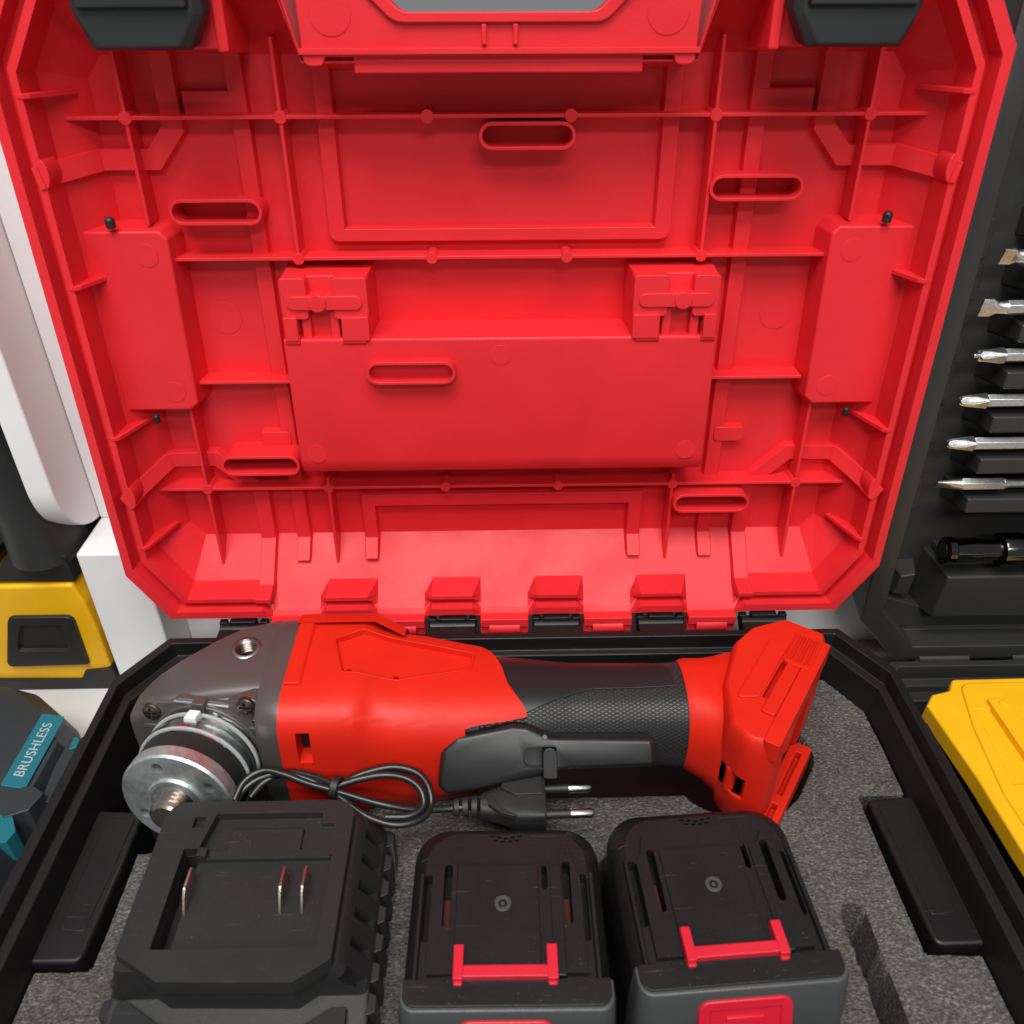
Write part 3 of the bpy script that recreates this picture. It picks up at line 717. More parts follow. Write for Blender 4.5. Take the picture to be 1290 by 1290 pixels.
obj('foot_rail_panel', prism(rpoly([(-10, -23), (35, -23), (40, -14), (-4, -14.4)], 1.4, 3), 33, 34.5).tm(FM), 'tool_red', gr, bevel=.4)
obj('grill_bed', prism(rpoly([(23, -13), (45, -13), (45, -1), (23, -1)], 1.0, 3), 33, 35.5).tm(FM), 'tool_red', gr, bevel=.4)
for k in range(8):
    obj('grill_rib', prism(rpoly(rect(25, -11.9+k*1.32, 43, -11.25+k*1.32), .25, 2), 35, 36.5).tm(FM), 'tool_red', gr, bevel=.2)
obj('window_roller', lathe([(0, 2.6), (14, 2.6)], (98.5, -108.5, -5), (0, 0, 1), 20), 'tool_red', gr)
obj('terminal_block', prism(rect(-18.6, -12.6, 16, -3), -24, 21).tm(FM), 'rubber', gr, bevel=1)
rail = prism(rpoly([(-36, -1), (25, -1), (29, 2), (29, 9), (-35, 9), (-37, 6)], 1.2, 3), -30, -17).tm(FM)
rc = [prism(rect(-32, 3.2, -12, 5.6), -22, 0).tm(FM), prism(rect(-6, 3.2, 23, 5.6), -22, 0).tm(FM)]
obj('rail_web', prism(rect(-22, -12, -16, 4), -28.5, -22).tm(FM), 'tool_red', gr, bevel=.6)
obj('battery_rail', rail, 'tool_red', gr, cuts=rc, bevel=.6)
obj('rail_bridge', prism(rect(-30, -9, 14, 0), -29, -24).tm(FM), 'tool_red', gr, bevel=.8)

# ================================================================== battery charger
ch = thing('battery_charger', 'black battery charger with three upright metal contacts in its dock, left of the battery packs', 'charger', (-101.5, -170, -40))
CX = -101.5
def chl(hw, yb, yf, z, r=9):
    hl = 38.5+(hw-38.5)*.42
    return [(x, y, z) for x, y in rpoly([(CX-hl, yb), (CX-hl, yf), (CX+hw, yf), (CX+hw, yb)], [r, 3, 3, r], 6)]
gapb = prism(rect(-127.7, -188.9, -122.3, -149.1), 2, 30)
body = loft([chl(50, -122, -218, -42), chl(50.5, -122, -218, -9), chl(49.5, -123, -196, -5), chl(40.5, -126, -194, 9.5), chl(39.5, -127, -194, 10.5)])
vent = []
for k in range(8):
    y = -137-k*11.2
    for s in (1,):
        vent.append(MB().add([(CX+s*(x), y+dy, z) for dy in (-2.1, 2.1) for x, z in ((39.5, 4.5), (44.5, -6), (56, 1), (50, 10.5))],
                             [(0, 1, 2, 3), (7, 6, 5, 4), (0, 4, 5, 1), (1, 5, 6, 2), (2, 6, 7, 3), (3, 7, 4, 0)]))
allv = MB()
for vv in vent: allv.add(vv.v, vv.f)
obj('body', body, 'charger', ch, bevel=.9, seg=3, cuts=[allv, gapb])
for k in range(9):
    for s in (-1, 1):
        w_ = 49 if s > 0 else 42.2
        obj('side_rib', prism(rpoly([(CX+s*w_, -127-k*11.2), (CX+s*(w_+3.5), -128.5-k*11.2), (CX+s*(w_+3.5), -134-k*11.2), (CX+s*w_, -135.5-k*11.2)], .5, 2), -40, -6), 'charger', ch, bevel=.5)
top = rpoly([(CX-38.5, -127), (CX-38.5, -190), (CX-36, -191.5), (CX-20.5, -200.5), (CX+26, -201.5), (CX+36, -195), (CX+38.5, -193.5), (CX+38.5, -127)], [8, 1, 1, 1, 1, 1, 1, 8], 5)
dock = prism(rect(-127, -189, -69.5, -152.2), 9.5, 30)
gap = prism(rect(-127.8, -189, -122.2, -149), 2, 30)
upper = prism([(-119, -133.2), (-76, -133.2), (-74.5, -148.5), (-122, -148.5)], 11.0, 30)
mid = prism(rect(-118.5, -153, -70.5, -138.5), 12.8, 30)
pad1 = prism(rect(-127.5, -139.5, -123, -134.5), 12.5, 30)
obj('dock_plate', prism(top, 8, 15.2, .3), 'charger', ch, bevel=1.1, seg=3, cuts=[dock, gap, upper, mid, pad1])
obj('dock_ledge', box(-112, -150, 9, -83, -138.5, 12.6), 'charger', ch, bevel=.5)
obj('dock_floor', box(-121, -176, 9.0, -71, -158, 9.9), 'charger', ch, bevel=.3)
obj('gap_shadow', box(-127.7, -188.5, 1, -122.3, -149.5, 3), 'darkvoid', ch)  # dark strip painted as the shade at the bottom of the gap
for x in (-121.5, -86, -77.8):
    bl = MB().add([(x+dx, y, z) for dx in (-.45, .45) for y, z in ((-158.5, 9.4), (-158.5, 17.2), (-160, 18), (-167.5, 18), (-169.6, 16.6), (-174.6, 9.4))],
                  [(0, 1, 2, 3, 4, 5), (11, 10, 9, 8, 7, 6)]+[(i, (i+1) % 6, 6+(i+1) % 6, 6+i) for i in range(6)])
    obj('contact_blade', bl, 'copper', ch, bevel=.15)
# front of the charger: recess under the lip and the lower step
obj('front_recess', prism([(CX-37, -190), (CX-20, -199), (CX+25.5, -200), (CX+35, -194), (CX+35, -186), (CX-37, -186)], -6, 8.4, 0), 'charger', ch, bevel=.5)
low = rpoly([(CX-40, -196), (CX-37, -196), (CX-20, -206), (CX+26, -207), (CX+37, -200), (CX+43, -200), (CX+44, -224), (CX-40.5, -224)], .8, 2)
obj('front_step', prism(low, -20, -3.5, .5), 'charger', ch, bevel=.7)
obj('front_step', prism(rpoly([(CX-41, -204), (CX-37, -204), (CX-21, -213), (CX+26, -214), (CX+37, -207), (CX+44.5, -207), (CX+45, -226), (CX-41.5, -226)], .8, 2), -24, -8, .5), 'charger', ch, bevel=.7)

# ================================================================== battery packs
def battery(name, label, loc, rz, tilt=(0, 0)):
    t = thing(name, label, 'battery pack', loc, 'battery packs in the foam', (tilt[0], tilt[1], rz))
    o = lambda n, mb, m='battery', bev=.5, **k: obj(n, mb, m, t, bevel=bev, world=False, **k)
    # local: x across, y away (0 at rear end), z=0 at deck
    def lp2(hw, yb, z, r): return [(x, y, z) for x, y in rpoly([(-hw, yb), (-hw, -66), (hw, -66), (hw, yb)], [r, 2, 2, r], 8)]
    def rail(z0, z1): 
        return None
    slots = MB()
    for s in (-1, 1):
        prism(stadium(0, 0, 13.5, 1.35, 5), -9, 9, 0, slots) if False else None
    def vslot(x, y0, y1, hw, z0=-7, z1=9): return prism([(a, b) for b, a in stadium((y0+y1)/2, x, abs(y1-y0)/2, hw, 5)][::-1], z0, z1)
    cs = [vslot(-30.2, -22, -49, 1.5), vslot(29.8, -22, -49, 1.3), vslot(-22.6, -19, -45, 1.6), vslot(23.2, -18, -44, 1.6), vslot(14.6, -18.5, -30, 1.1)]
    c5 = [vslot(-9+k*3.4, -4.6-(k % 2)*1.6, -5.9-(k % 2)*1.6, .65, -7, 9) for k in range(6)] 
    c5 = []
    for k in range(5):
        c5.append(prism(rect(-6.8+k*2.8, -6.4+abs(k-2)*.5, -5.0+k*2.8, -5.5+abs(k-2)*.5), -9, 3))
        if 0 < k < 5: c5.append(prism(rect(-8.0+k*2.8, -8.0+abs(k-2.5)*.4, -6.2+k*2.8, -7.1+abs(k-2.5)*.4), -9, 3))
    five = MB()
    for q in c5: five.add(q.v, q.f)
    allc = MB()
    for q in cs: allc.add(q.v, q.f)
    o('case', loft([lp2(37, 3, -46, 14), lp2(37.4, 2.5, -10, 14), lp2(36.6, 1.5, -6, 14), lp2(32.5, -3.0, -1.2, 14), lp2(31.5, -4, -.6, 13)]), bev=.5, cuts=[allc, five], ang=40)
    # raised rail deck
    dk = rpoly([(-29, -62), (-29, -24), (-26.6, -20), (-24.6, -12), (-20.5, -19), (-19.6, -19), (13, -19), (20.8, -18.4), (25, -12), (27.4, -20), (29, -26), (29, -62)], .5, 2)
    o('rail_deck', prism(dk, -3, 1.6, .35), cuts=[allc], bev=.35)
    o('deck_pad', prism(rpoly(rect(-19.4, -63, 12.5, -19.6), .8, 2), 0, 2.5, .3), bev=.35)
    o('deck_pad', prism(rpoly(rect(16.5, -63, 21.4, -19.6), .6, 2), 0, 2.3, .3), bev=.35)
    for s in (-1, 1):
        o('side_rail', prism(rpoly([(s*33.6, -64), (s*31.9, -64), (s*31.9, -22), (s*33.6, -22)], .4, 2), -4, 1.0, .2), bev=.3)
        o('cell_wrap', box(min(s*21.6, s*24.2), -46, -8, max(s*21.6, s*24.2), -30, -4.8), 'label', .2)  # clear wrap, with its red reflection put into the colour
    o('mould_mark', ring(circ(-1.5, -36, 3.2, 24), circ(-1.5, -36, 1.7, 24), 2.2, 2.9), 'shell', .2)
    o('mould_mark', prism(circ(-1.5, -36, .8, 12), 2.2, 2.8), 'shell', .15)
    # red latch
    lt = MB(); box(-18.6, -64.2, -2, 17.6, -59.6, 4.4, .2, lt)
    o('latch_bar', lt, 'latch_red', .4)
    for x0, x1 in ((-19.2, -15.2), (14.0, 18.2)):
        o('latch_hook', prism(rpoly(rect(x0, -65.2, x1, -52.5), .5, 2), -2, 4.9, .25), 'latch_red', .4)
        o('latch_hook', prism(rpoly(rect(x0+.3, -66.2, x1-.3, -62), .5, 2), -3, 2.8, .25), 'latch_red', .4)
    # grey front shell with rounded shoulders
    def sh(hw, yf, z, r=13): return [(x, y, z) for x, y in rpoly([(-hw, -63.6), (-hw, yf), (hw, yf), (hw, -63.6)], [.6, r, r, .6], 9)]
    o('front_shell', loft([sh(38.4, -84, -48), sh(38.2, -79, -14), sh(37.6, -75.2, -1), sh(37.2, -74, 1.2)]), 'shell', .8, seg=3)
    o('shell_top', prism(rpoly([(-36.6, -63.2), (-36.6, -73), (36.6, -73), (36.6, -63.2)], [.6, 12.5, 12.5, .6], 9), 0, 2.0, .3), 'battery', .5)
    bt = rpoly(rect(-17.4, -13, 17.4, 13), [3, 3, 5, 5], 5)
    bmx = Matrix.Translation((-.5, -77.4, -14.5)) @ Matrix.Rotation(R(70), 4, 'X')
    btn = o('release_button', prism(bt, -4, 3.4, .8).tm(bmx), 'latch_red', .8, seg=3, cuts=[prism(rect(-12.5, -20, 12.5, 8.5), 2.4, 8).tm(bmx)])
    obj('button_grip', prism(rpoly(rect(-7, -14, 7, 5.2), .6, 2), 1, 3.2, .3).tm(bmx), 'latch_red', btn, bevel=.4, world=False)
    return t
battery('battery_pack', 'black battery pack with red latch in the middle, between the charger and the other pack', (-1.2, -134.5, 6.5), R(-.6))
battery('battery_pack', 'black battery pack with red latch on the right, beside the finger slot in the foam', (76.5, -130.5, 10), R(3.3))

# ================================================================== power cord and plug
pc = thing('power_cord', 'black power cord coiled and tied, with a two-pin plug resting on the foam', 'power cord', (-50, -115, -10))
def wire(pts, r=1.6): return tube(catmull(pts, 10), r, 12)
W1 = [(-74, -115, 9), (-62, -110.5, 11), (-50, -108.5, 12), (-40, -110, 10), (-35, -114, 6), (-33.5, -121, 2), (-38, -128, 2), (-48, -131, 3), (-60, -128, 5), (-74, -119, 8), (-86, -113.5, 11), (-98, -111, 12), (-108, -113, 11), (-114, -118, 9), (-116, -124, 7)]
W2 = [(-116, -122, 9), (-113, -114.5, 12), (-106, -110.5, 13.5), (-97, -112, 13), (-86, -115.5, 11), (-74, -118.5, 9.5), (-63, -121.5, 8), (-52, -123.5, 6), (-40, -123.3, 2.5), (-27, -121, -.5), (-20, -120, -1)]
W3 = [(-74, -117, 10.5), (-64, -114.5, 12), (-53, -113, 12.5), (-44, -113.5, 10.5), (-38, -117, 7.5), (-36.5, -123, 4.5), (-42, -127.5, 4), (-52, -128.5, 5)]
W4 = [(-110, -120, 8), (-105, -113.5, 10), (-96, -109.5, 11), (-84, -112, 11), (-74, -116.5, 10.8)]
for q in (W1, W2, W3, W4): obj('cable', wire(q), 'cable', pc, ang=60)
obj('cable_tie', lathe([(-1.6, 3.4), (-1.6, 5.0), (1.6, 5.0), (1.6, 3.4)], (-74, -117, 10), (.96, -.25, -.1), 16, closed_profile=True), 'rubber', pc, bevel=.3)
PZ = -1.5
sr = lathe([(0, 2.6), (1, 3.8), (13, 5.0), (15, 5.4)], (-24.5, -119.6, PZ), (1, 0.02, 0), 24)
rc = [box(x, -130, -20, x+1.5, -118.2, 20) for x in (-21.5, -17.6, -13.7)]+[box(x, -117.2, -20, x+1.5, -108, 20) for x in (-21.5, -17.6, -13.7)]
obj('strain_relief', sr, 'plug', pc, cuts=rc, bevel=.25)
def psec(x, yc, hy, hz, n=5): return sect(x, yc, PZ, hy, hz, n, 40)
obj('plug_body', loft([psec(-11.5, -119.4, 5.4, 4.8, 3), psec(-9, -119.3, 6, 5, 3), psec(-4, -118.8, 7.5, 5.4, 3.6), psec(2, -118, 10.5, 6.2, 5), psec(4, -117.8, 11.6, 6.6, 6), psec(15, -117.6, 11.9, 6.8, 8), psec(15.8, -117.6, 11.4, 6.4, 8)]), 'plug', pc, ang=35)
obj('plug_face', prism([(-9, -123), (-3, -128), (2, -129.5), (3, -129), (-3, -124), (-8, -118)], 3, 5.2, .3), 'plug', pc, bevel=.5)
obj('plug_face', prism(rpoly([(-2, -109.5), (15, -107.2), (15, -119), (3, -119.5), (-4, -115)], 1, 2), 3, 5.9, .4), 'plug', pc, bevel=.5)
for y in (-110.8, -124):
    obj('pin_sleeve', lathe([(0, 2.0), (12, 2.0)], (15, y, PZ), (1, .02, 0), 18), 'rubber', pc)
    obj('pin', lathe([(0, 2.15), (8.6, 2.15), (9.8, 1.6), (10.1, .8)], (26.6, y+.2, PZ), (1, .02, 0), 20), 'steel', pc)

# ================================================================== second, black case with its bit tray (right)
bc = thing('bit_case', 'charcoal bit case standing open on the right, its upright tray holding steel bits', 'tool case', (300, 0, -75))
BM = Matrix.Translation((0, 0, 75)) @ Matrix(((1, 0, 0, 0), (0, math.cos(TH), -math.sin(TH), 0), (0, math.sin(TH), math.cos(TH), 4.495), (0, 0, 0, 1)))
# tray frame, local u v z like the lid of the red case (z=0 at red rim); rim here at z=-15
def tray(mb): return MB().add([tuple((Matrix(((1, 0, 0, 0), (0, math.cos(TH), -math.sin(TH), 0), (0, math.sin(TH), math.cos(TH), 4.495), (0, 0, 0, 1))) @ Vector(p))) for p in mb.v], mb.f)
def bp_(n, mb, bev=.8, m='bcase', cuts=None, par=None): return obj(n, tray(mb), m, par or bc, bevel=bev, cuts=[tray(c) for c in cuts] if cuts else None)
def oct2(x0, x1, v0, v1, c1, c2, z): return [(x0+c1, v0, z), (x1-c1, v0, z), (x1, v0+c2, z), (x1, v1-c2, z), (x1-c1, v1, z), (x0+c1, v1, z), (x0, v1-c2, z), (x0, v0+c2, z)]
tl = bp_('tray_lid', loft([oct2(213, 520, -45, 352, 22, 26, -60), oct2(206.5, 526, -51, 358, 26, 30, -16.5), oct2(211.5, 521, -46, 353, 25, 29, -14.6), oct2(218, 515, -40, 347, 23, 27, -15),
      oct2(219, 514, -39, 346, 22.5, 26.5, -30), oct2(221.5, 511.5, -37, 344, 22, 26, -31), oct2(223, 510, -35, 342, 21, 25, -42)]), .9)
bsub = lambda n, mb, bev=.7: bp_(n, mb, bev)
bsub('tray_step', prism(rpoly([(221, -36), (500, -36), (500, -25), (262, -25), (246, -20), (221, -12)], 1, 2), -42, -29, .6))
bsub('tray_step', prism([(225, -14), (240, -15), (242, 6), (228, 4)], -42, -29, 3))
for v0, v1 in ((200, 180), (178, 160), (152, 131), (128, 106), (104, 82), (60, 40)):
    bsub('tray_panel', prism(rpoly(rect(222, min(v0, v1), 235, max(v0, v1)), [0, 2.4, 2.4, 0], 3), -43, -39.5, .5), .5)
BV = [186, 162, 138, 114, 90, 66]
for v in BV:
    bsub('bit_block', prism([(246, v-18.5), (250, v-20), (330, v-20), (330, v-4.6), (246, v-4.6)], -43, -19, 3.2), 1.2)
for v0, v1 in ((190.6, 205), (214, 230), (238, 300)): bsub('bit_block', prism([(246, v0), (330, v0), (330, v1), (246, v1)], -43, -19, 3.2), 1.2)
bsub('holder_block', prism([(243, -25), (500, -25), (500, 15), (246, 13.5)], -43, -17, 5), 1.4)
bsub('holder_cradle', prism(rpoly([(250, 10), (330, 10), (330, 18), (250, 18)], 1, 2), -43, -26, 1), .8)
# base of the bit case behind and under the yellow tool
def bb(x0, x1, y0, y1, c, z): return [(x0+c, y0, z), (x1-c, y0, z), (x1, y0-c, z), (x1, y1+c, z), (x1-c, y1, z), (x0+c, y1, z), (x0, y1+c, z), (x0, y0-c, z)]
obj('base', loft([bb(214, 520, 6, -290, 20, -75), bb(208, 526, 12, -296, 22, -47), bb(213, 521, 7, -291, 21, -46.5), bb(214, 520, 6, -290, 21, -56), bb(219, 515, 1, -285, 20, -57), bb(221, 513, -1, -283, 20, -72)]), 'bcase', bc, bevel=.8)
obj('base_ledge', prism(rpoly([(222, 0), (500, 0), (500, -14), (262, -14), (252, -8), (222, -8)], 1, 2), -72, -60), 'bcase', bc, bevel=.8)
for c in (262, 318): obj('hinge_knuckle', lathe([(0, 3.6), (30, 3.6)], (c-15, 14, -47), (1, 0, 0), 20), 'bcase', bc, bevel=.4)

TM = Matrix(((1, 0, 0, 0), (0, math.cos(TH), -math.sin(TH), 0), (0, math.sin(TH), math.cos(TH), 4.495), (0, 0, 0, 1)))
def hexbar(x0, x1, v, z, r=3.6): return loft([[(x, v+rr*math.cos(R(60*k)), z+rr*math.sin(R(60*k))) for k in range(6)] for x, rr in ((x0, r*.9), (x0+.8, r), (x1-.8, r), (x1, r*.9))])
names = ['slotted screwdriver bit with broad flat tip, topmost in the tray', 'wide slotted screwdriver bit, second from the top of the tray', 'cross bit with a small guide pin at its tip, third from the top',
         'cross-head screwdriver bit, fourth from the top of the tray', 'long cross-head bit, fifth from the top, above the thin slotted bit', 'thin slotted double-ended bit, lowest above the black holder']
ztip = -22
for i, v in enumerate(BV):
    t = thing('screwdriver_bit', names[i], 'screwdriver bit', tuple(TM @ Vector((245, v, ztip))), 'steel bits in the bit case tray')
    x0 = 231 if i not in (1,) else 228
    hx = [241, 240, 246, 244, 244, 244][i]
    o = lambda n, mb, m='bit', bev=.3, **k: obj(n, MB().add([tuple(TM @ Vector(p)) for p in mb.v], mb.f), m, t, bevel=bev, **k)
    o('shank', hexbar(hx, 310 if i != 5 else 267, v, ztip))
    if i == 5: o('neck', loft([[(x, v+r*math.cos(a), ztip+r*math.sin(a)) for a in [2*math.pi*k/16 for k in range(16)]] for x, r in ((266.5, 3.4), (270, 2.2), (310, 2.2))]))
    if i in (0, 1, 5):
        hw = {0: 4.2, 1: 4.6, 5: 2.6}[i]
        def fs(x, hv, hz): return [(x, v+hv*math.cos(a)*(1 if abs(math.cos(a)) < .8 else 1), ztip+hz*math.sin(a)) for a in [2*math.pi*k/20 for k in range(20)]]
        def fr(x, hv, hz): return [(x, v+max(-hv, min(hv, hv*1.5*math.cos(a))), ztip+max(-hz, min(hz, hz*1.5*math.sin(a)))) for a in [2*math.pi*k/20 for k in range(20)]]
        tl_ = Matrix.Translation((0, v, ztip)) @ Matrix.Rotation(R({0: 25, 1: 14, 5: 30}[i]), 4, 'X') @ Matrix.Translation((0, -v, -ztip))
        o('tip', loft([fr(x0, hw, .5), fr(x0+5, hw, 1.0), fs((x0+hx)/2+1.5, 3.2, 2.2), fs(hx-1, 3.0, 3.0), fs(hx+.4, 3.3, 3.3)]).tm(tl_), ang=50)
    else:
        def st(x, r, k): return [(x, v+(r if q % 2 == 0 else r*k)*math.cos(2*math.pi*q/16+.3*(q % 4 == 1)-.3*(q % 4 == 3)), ztip+(r if q % 2 == 0 else r*k)*math.sin(2*math.pi*q/16)) for q in range(16)]
        def cr(x, r, w): # cross section with four wings
            pts = []
            for q in range(4):
                a = R(90*q+20); d = Vector((math.cos(a), math.sin(a))); n_ = Vector((-d.y, d.x))
                for s_, rr in ((-1, r), (1, r)): pts.append(d*rr+n_*s_*w)
                a2 = a+R(45); pts.append(Vector((math.cos(a2), math.sin(a2)))*w*1.35)
            return [(x, v+p.x, ztip+p.y) for p in pts]
        rr = 3.3 if i == 2 else 3.5
        o('tip', loft([cr(x0+(3 if i == 2 else 0), rr*.55, .55), cr(x0+(3.5 if i == 2 else 2), rr*.85 if i != 2 else rr, .75), cr(x0+7, rr, 1.0), cr(x0+11, 3.2, 2.0), cr(hx+.2, 3.2, 2.6)]), bev=.2)
        if i == 2: o('guide_pin', loft([[(x, v+r*math.cos(a), ztip+r*math.sin(a)) for a in [2*math.pi*k/12 for k in range(12)]] for x, r in ((231, .7), (231.6, 1.1), (236, 1.1))]))
t = thing('bit_holder', 'black chrome magnetic bit holder lying under the six bits', 'bit holder', tuple(TM @ Vector((270, 25, -22))))
bh = lambda n, prof, m='chrome': obj(n, MB().add([tuple(TM @ Vector(p)) for p in lathe(prof, (0, 25, -20), (1, 0, 0), 36).v], lathe(prof, (0, 25, -20), (1, 0, 0), 36).f), m, t, ang=40)
bh('socket_end', [(246, 4.5), (244.5, 6.2), (245.5, 7.6), (249, 7.8), (250, 7.0), (262, 7.0), (266, 6.2), (275, 6.2), (276.5, 8)], 'chrome')
bh('bore_shade', [(244.2, 4.6), (244.8, 4.6)], 'darkvoid')  # solid dark disc painted as the shade inside the open socket
bh('sleeve', [(275, 6), (275.6, 9.2), (277, 9.6), (287, 9.6), (288, 8.6), (289, 8.2), (292, 8.2), (293, 9.6), (330, 9.6)])

# ================================================================== yellow tool lying in the bit case (right foreground)
yt = thing('yellow_tool', 'bright yellow tool cover lying in the right-hand case beside the red case', 'power tool', (250, -80, -60))
cover = rpoly([(212, -56), (216, -50), (221, -47), (228, -46), (229, -41), (234, -37), (330, -36), (330, -160), (222, -160), (219, -140), (214.5, -118), (214, -90), (221, -66), (216, -60)], [1.5, 2, 2, 2, 2, 3, 0, 0, 4, 3, 4, 5, 4, 1], 4)
cvr = [(219.5, -54), (226, -47), (233, -40), (330, -38), (330, -160), (224, -160), (220.5, -139)]
outer = rpoly([(213, -55), (219, -47.5), (229, -45), (234, -37), (330, -36), (330, -150), (219, -150), (218, -136), (217, -100)], [2, 3, 3, 4, 0, 0, 3, 3, 12], 5)
obj('cover', prism(outer, -22, -12, .6), 'yellow', yt, bevel=2.2, seg=4)
obj('cover_panel', prism(rpoly([(236, -41), (330, -40), (330, -150), (226, -150), (224, -110), (229, -70)], [7, 0, 0, 3, 6, 8], 6), -14, -10.8, .8), 'yellow', yt, bevel=.8, seg=3, cuts=[prism([(236, -60), (330, -60), (330, -105), (232, -105)], -13.3, 0)])
obj('recess_floor', prism([(232, -58), (330, -58), (330, -106), (230, -106)], -15, -13.0), 'amber', yt)
obj('raised_pad', prism(rpoly([(243, -55), (256, -54.5), (262, -70), (262, -108), (244, -104)], 1, 3), -14, -8.4, .5), 'yellow', yt, bevel=.6)
obj('pad_screw', lathe([(0, 2.6), (.6, 2.4), (.9, 1.2)], (250, -59, -8.5), (0, 0, 1), 18), 'yellow', yt)
obj('body', prism(rpoly([(224, -52), (330, -46), (330, -160), (226, -160)], 4, 3), -66, -20, 0), 'rubber', yt, bevel=2)

# ================================================================== things at the left
yd = thing('yellow_drill', 'yellow and black cordless drill standing on the table at the left edge', 'cordless drill', (-283, 40, -75))
def yo(n, mb, m, bev=.8, **k): return obj(n, mb, m, yd, bevel=bev, **k)
fy = 28
def face(poly, y0, y1, d=0): return MB().add([(x, -y, z) for x, z, y in [(p[0], p[1], p[2]) for p in prism(poly, -y0, -y1, d).v]], prism(poly, 0, 1).f)
def face(poly, yf, yb, d=0):
    m = prism(poly, -yb, -yf, d); return MB().add([(x, -z, y) for x, y, z in m.v], m.f)
bodyY = rpoly([(-322, -70), (-322, 6), (-247, 7), (-243, -8), (-241.5, -30), (-242, -64), (-252, -70)], [4, 4, 3, 6, 8, 6, 4], 5)
yo('battery', face(bodyY, fy+1, 96, 1), 'yellow', 2.5, seg=4)
yo('battery_base', face(rpoly([(-324, -75), (-324, -66), (-262, -67), (-258, -60), (-242, -58), (-241, -66), (-246, -75)], 2, 3), fy-1, 98), 'rubber', 1.2)
yo('release_button', face(rpoly([(-305, -56), (-291, -15), (-252, -15), (-253, -55)], [4, 6, 5, 2], 5), fy-1.4, fy+6, 1), 'rubber', 1.2, seg=3, cuts=[face(rpoly([(-293, -42), (-285, -22), (-260, -22), (-262, -42)], 2, 3), fy-6, fy+.6)])
yo('foot', face(rpoly([(-300, 6), (-285, 22), (-264, 30), (-245, 26), (-244, 5)], [3, 6, 6, 4, 2], 4), fy+3, 90, 2), 'rubber', 2.5, seg=4)
yo('foot_side', face(rpoly([(-322, 5), (-322, 36), (-303, 38), (-291, 20), (-298, 5)], 3, 4), fy+8, 88, 2), 'tealtool', 2.5, seg=3)
hd = [(-263, 48, 20, 21), (-266, 49, 40, 18), (-272, 50, 66, 16.5), (-280, 50, 100, 17), (-290, 50, 140, 19)]
yo('handle', loft([[(x+r*math.cos(a)*1.0, y+r*1.15*math.sin(a), z) for a in [2*math.pi*k/28 for k in range(28)]] for x, y, z, r in hd]), 'rubber', 0, ang=60)
yo('handle_ring', loft([[(x+r*math.cos(a), y+r*1.15*math.sin(a), z) for a in [2*math.pi*k/28 for k in range(28)]] for x, y, z, r in ((-281, 50, 86, 17.8), (-282, 50, 91, 18.2))]), 'amber', .6)

tt = thing('teal_tool', 'dark power tool with a teal label reading BRUSHLESS at the left of the case', 'power tool', (-245, -90, -75))
def to(n, mb, m='tealtool', bev=1.2, **k): return obj(n, mb, m, tt, bevel=bev, **k)
to('body', loft([[(x, y, -75) for x, y in rpoly([(-330, -12), (-262, -14), (-228, -42), (-213, -66), (-216, -110), (-222, -150), (-330, -150)], [4, 14, 10, 6, 4, 4, 4], 5)],
                 [(x, y, -36) for x, y in rpoly([(-330, -12), (-262, -14), (-227, -42), (-212, -66), (-215, -110), (-221, -150), (-330, -150)], [4, 14, 10, 6, 4, 4, 4], 5)],
                 [(x, y, -17) for x, y in rpoly([(-330, -26), (-262, -28), (-236, -47), (-222, -66), (-222, -110), (-226, -150), (-330, -150)], [4, 14, 10, 6, 4, 4, 4], 5)],
                 [(x, y, -13) for x, y in rpoly([(-330, -36), (-266, -38), (-244, -54), (-238, -66), (-238, -110), (-240, -150), (-330, -150)], [4, 14, 10, 6, 4, 4, 4], 5)]]), bev=1.5, seg=3)
sl = Matrix.Translation((-229.4, -73, -14.2)) @ Matrix.Rotation(R(14), 4, 'Y')
to('label_plate', prism(rpoly(rect(-5.6, -22, 5.6, 22), 1.2, 3), -2, .5).tm(sl), 'teal', .3)
to('grey_ridge', prism(rpoly([(-219, -56), (-212, -62), (-209, -70), (-211, -100), (-217, -100), (-219, -80)], 1.5, 3), -40, -19, .6), 'tealtool', 1)
to('teal_stripe', prism(rpoly([(-216.5, -60), (-212.5, -63), (-212.2, -68), (-216, -70)], .8, 2), -24, -18.4, .2), 'teal', .3)
to('teal_band', prism(rpoly([(-262, -104), (-226, -104), (-217, -118), (-219, -124), (-262, -124)], 1, 2), -60, -14.6, .4), 'teal', .8)
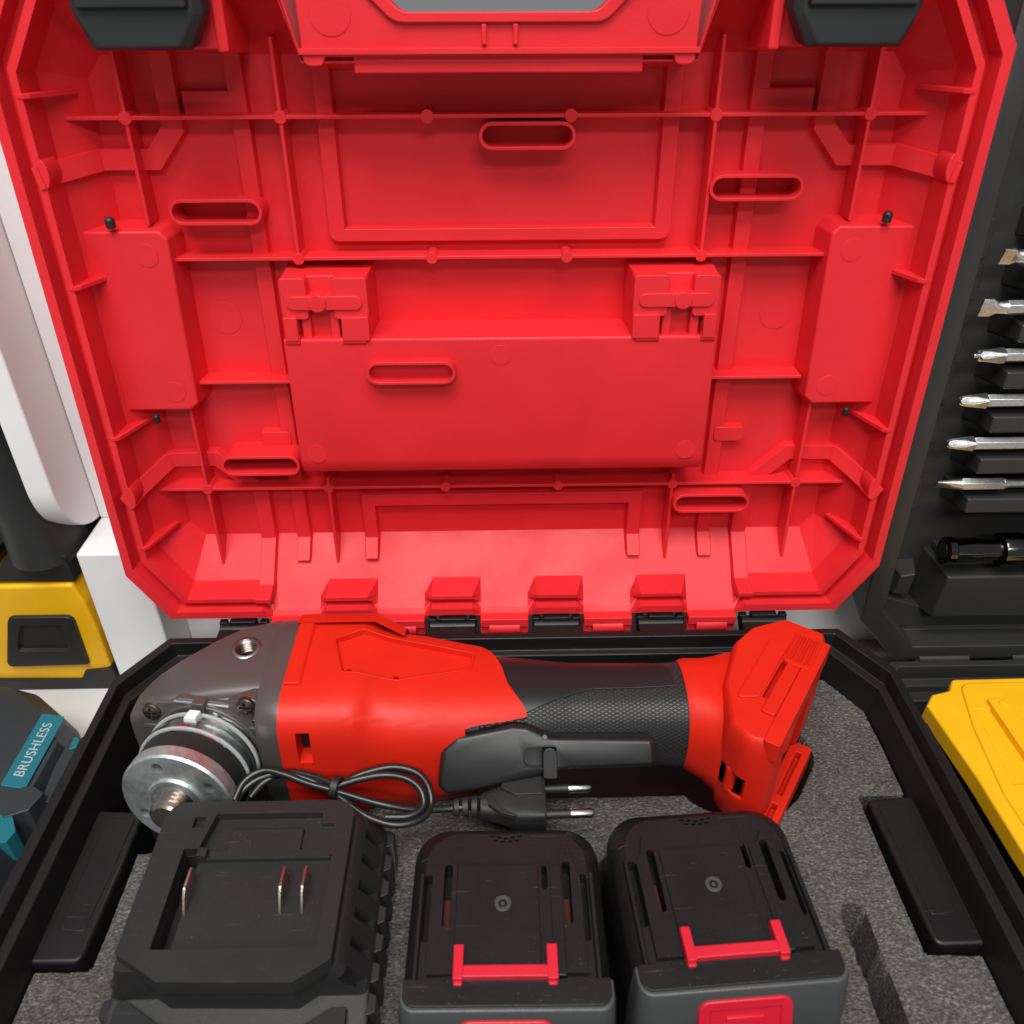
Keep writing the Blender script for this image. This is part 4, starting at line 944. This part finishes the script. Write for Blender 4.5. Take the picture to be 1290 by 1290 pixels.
to('dark_band', prism(rpoly([(-262, -112), (-240, -112), (-226, -122), (-224, -150), (-262, -150)], 1.5, 3), -60, -13.2, .6), 'tealtool', 1)
to('clip', prism(rpoly([(-234, -97), (-221, -93), (-213, -98), (-216, -108), (-226, -112), (-235, -104)], 1.2, 3), -40, -14, .6), 'tealtool', .8)
tx = bpy.data.curves.new('lettering', 'FONT'); tx.body = 'BRUSHLESS'; tx.size = 6.3*MM; tx.extrude = .12*MM; tx.align_x = 'CENTER'; tx.align_y = 'CENTER'; tx.space_character = 1.06
to_ = bpy.data.objects.new('tmp', tx); C.objects.link(to_); bpy.context.view_layer.update()
tme = bpy.data.meshes.new_from_object(to_.evaluated_get(bpy.context.evaluated_depsgraph_get())); bpy.data.objects.remove(to_)
tme.materials.clear(); tme.materials.append(M['print'])
lo = bpy.data.objects.new('lettering', tme); C.objects.link(lo); lo.parent = tt
slm = sl.copy(); slm.translation *= MM
lo.matrix_basis = tt.matrix_basis.inverted() @ slm @ Matrix.Translation((0, 0, .62*MM)) @ Matrix.Rotation(R(90), 4, 'Z')

# white display stand and white board behind, table
ds = thing('display_stand', 'plain white display stand behind and left of the red case', 'display stand', (-100, 100, -75))
obj('front_block', box(-240, 30, -75, -204, 200, 27), 'white', ds, bevel=1.5)
obj('rear_block', box(-203.9, 60, -75, 560, 260, 27), 'white', ds, bevel=1.5)
wb = thing('white_board', 'thick white board with a rounded corner standing left of the red lid', 'board', (-245, 60, 27))
prof = [(30, 400)]+[(72-42*math.cos(R(a)), 69.2-42*math.sin(R(a))) for a in range(0, 91, 6)]+[(76, 27.2), (76, 400)]
obj('side_panel', MB().add([(x, y, z) for x in (-254, -240) for y, z in prof], [tuple(range(len(prof))), tuple(range(len(prof), 2*len(prof)))]+[(i, (i+1) % len(prof), len(prof)+(i+1) % len(prof), len(prof)+i) for i in range(len(prof))]), 'white', wb, bevel=1.2)
obj('back_panel', box(-239.5, 66, 27.3, -206, 74, 400), 'white', wb, bevel=.8)
tb = obj('table', box(-900, -700, -105, 1100, 700, -75.1), 'table', None, bevel=2); tb['kind'] = 'structure'
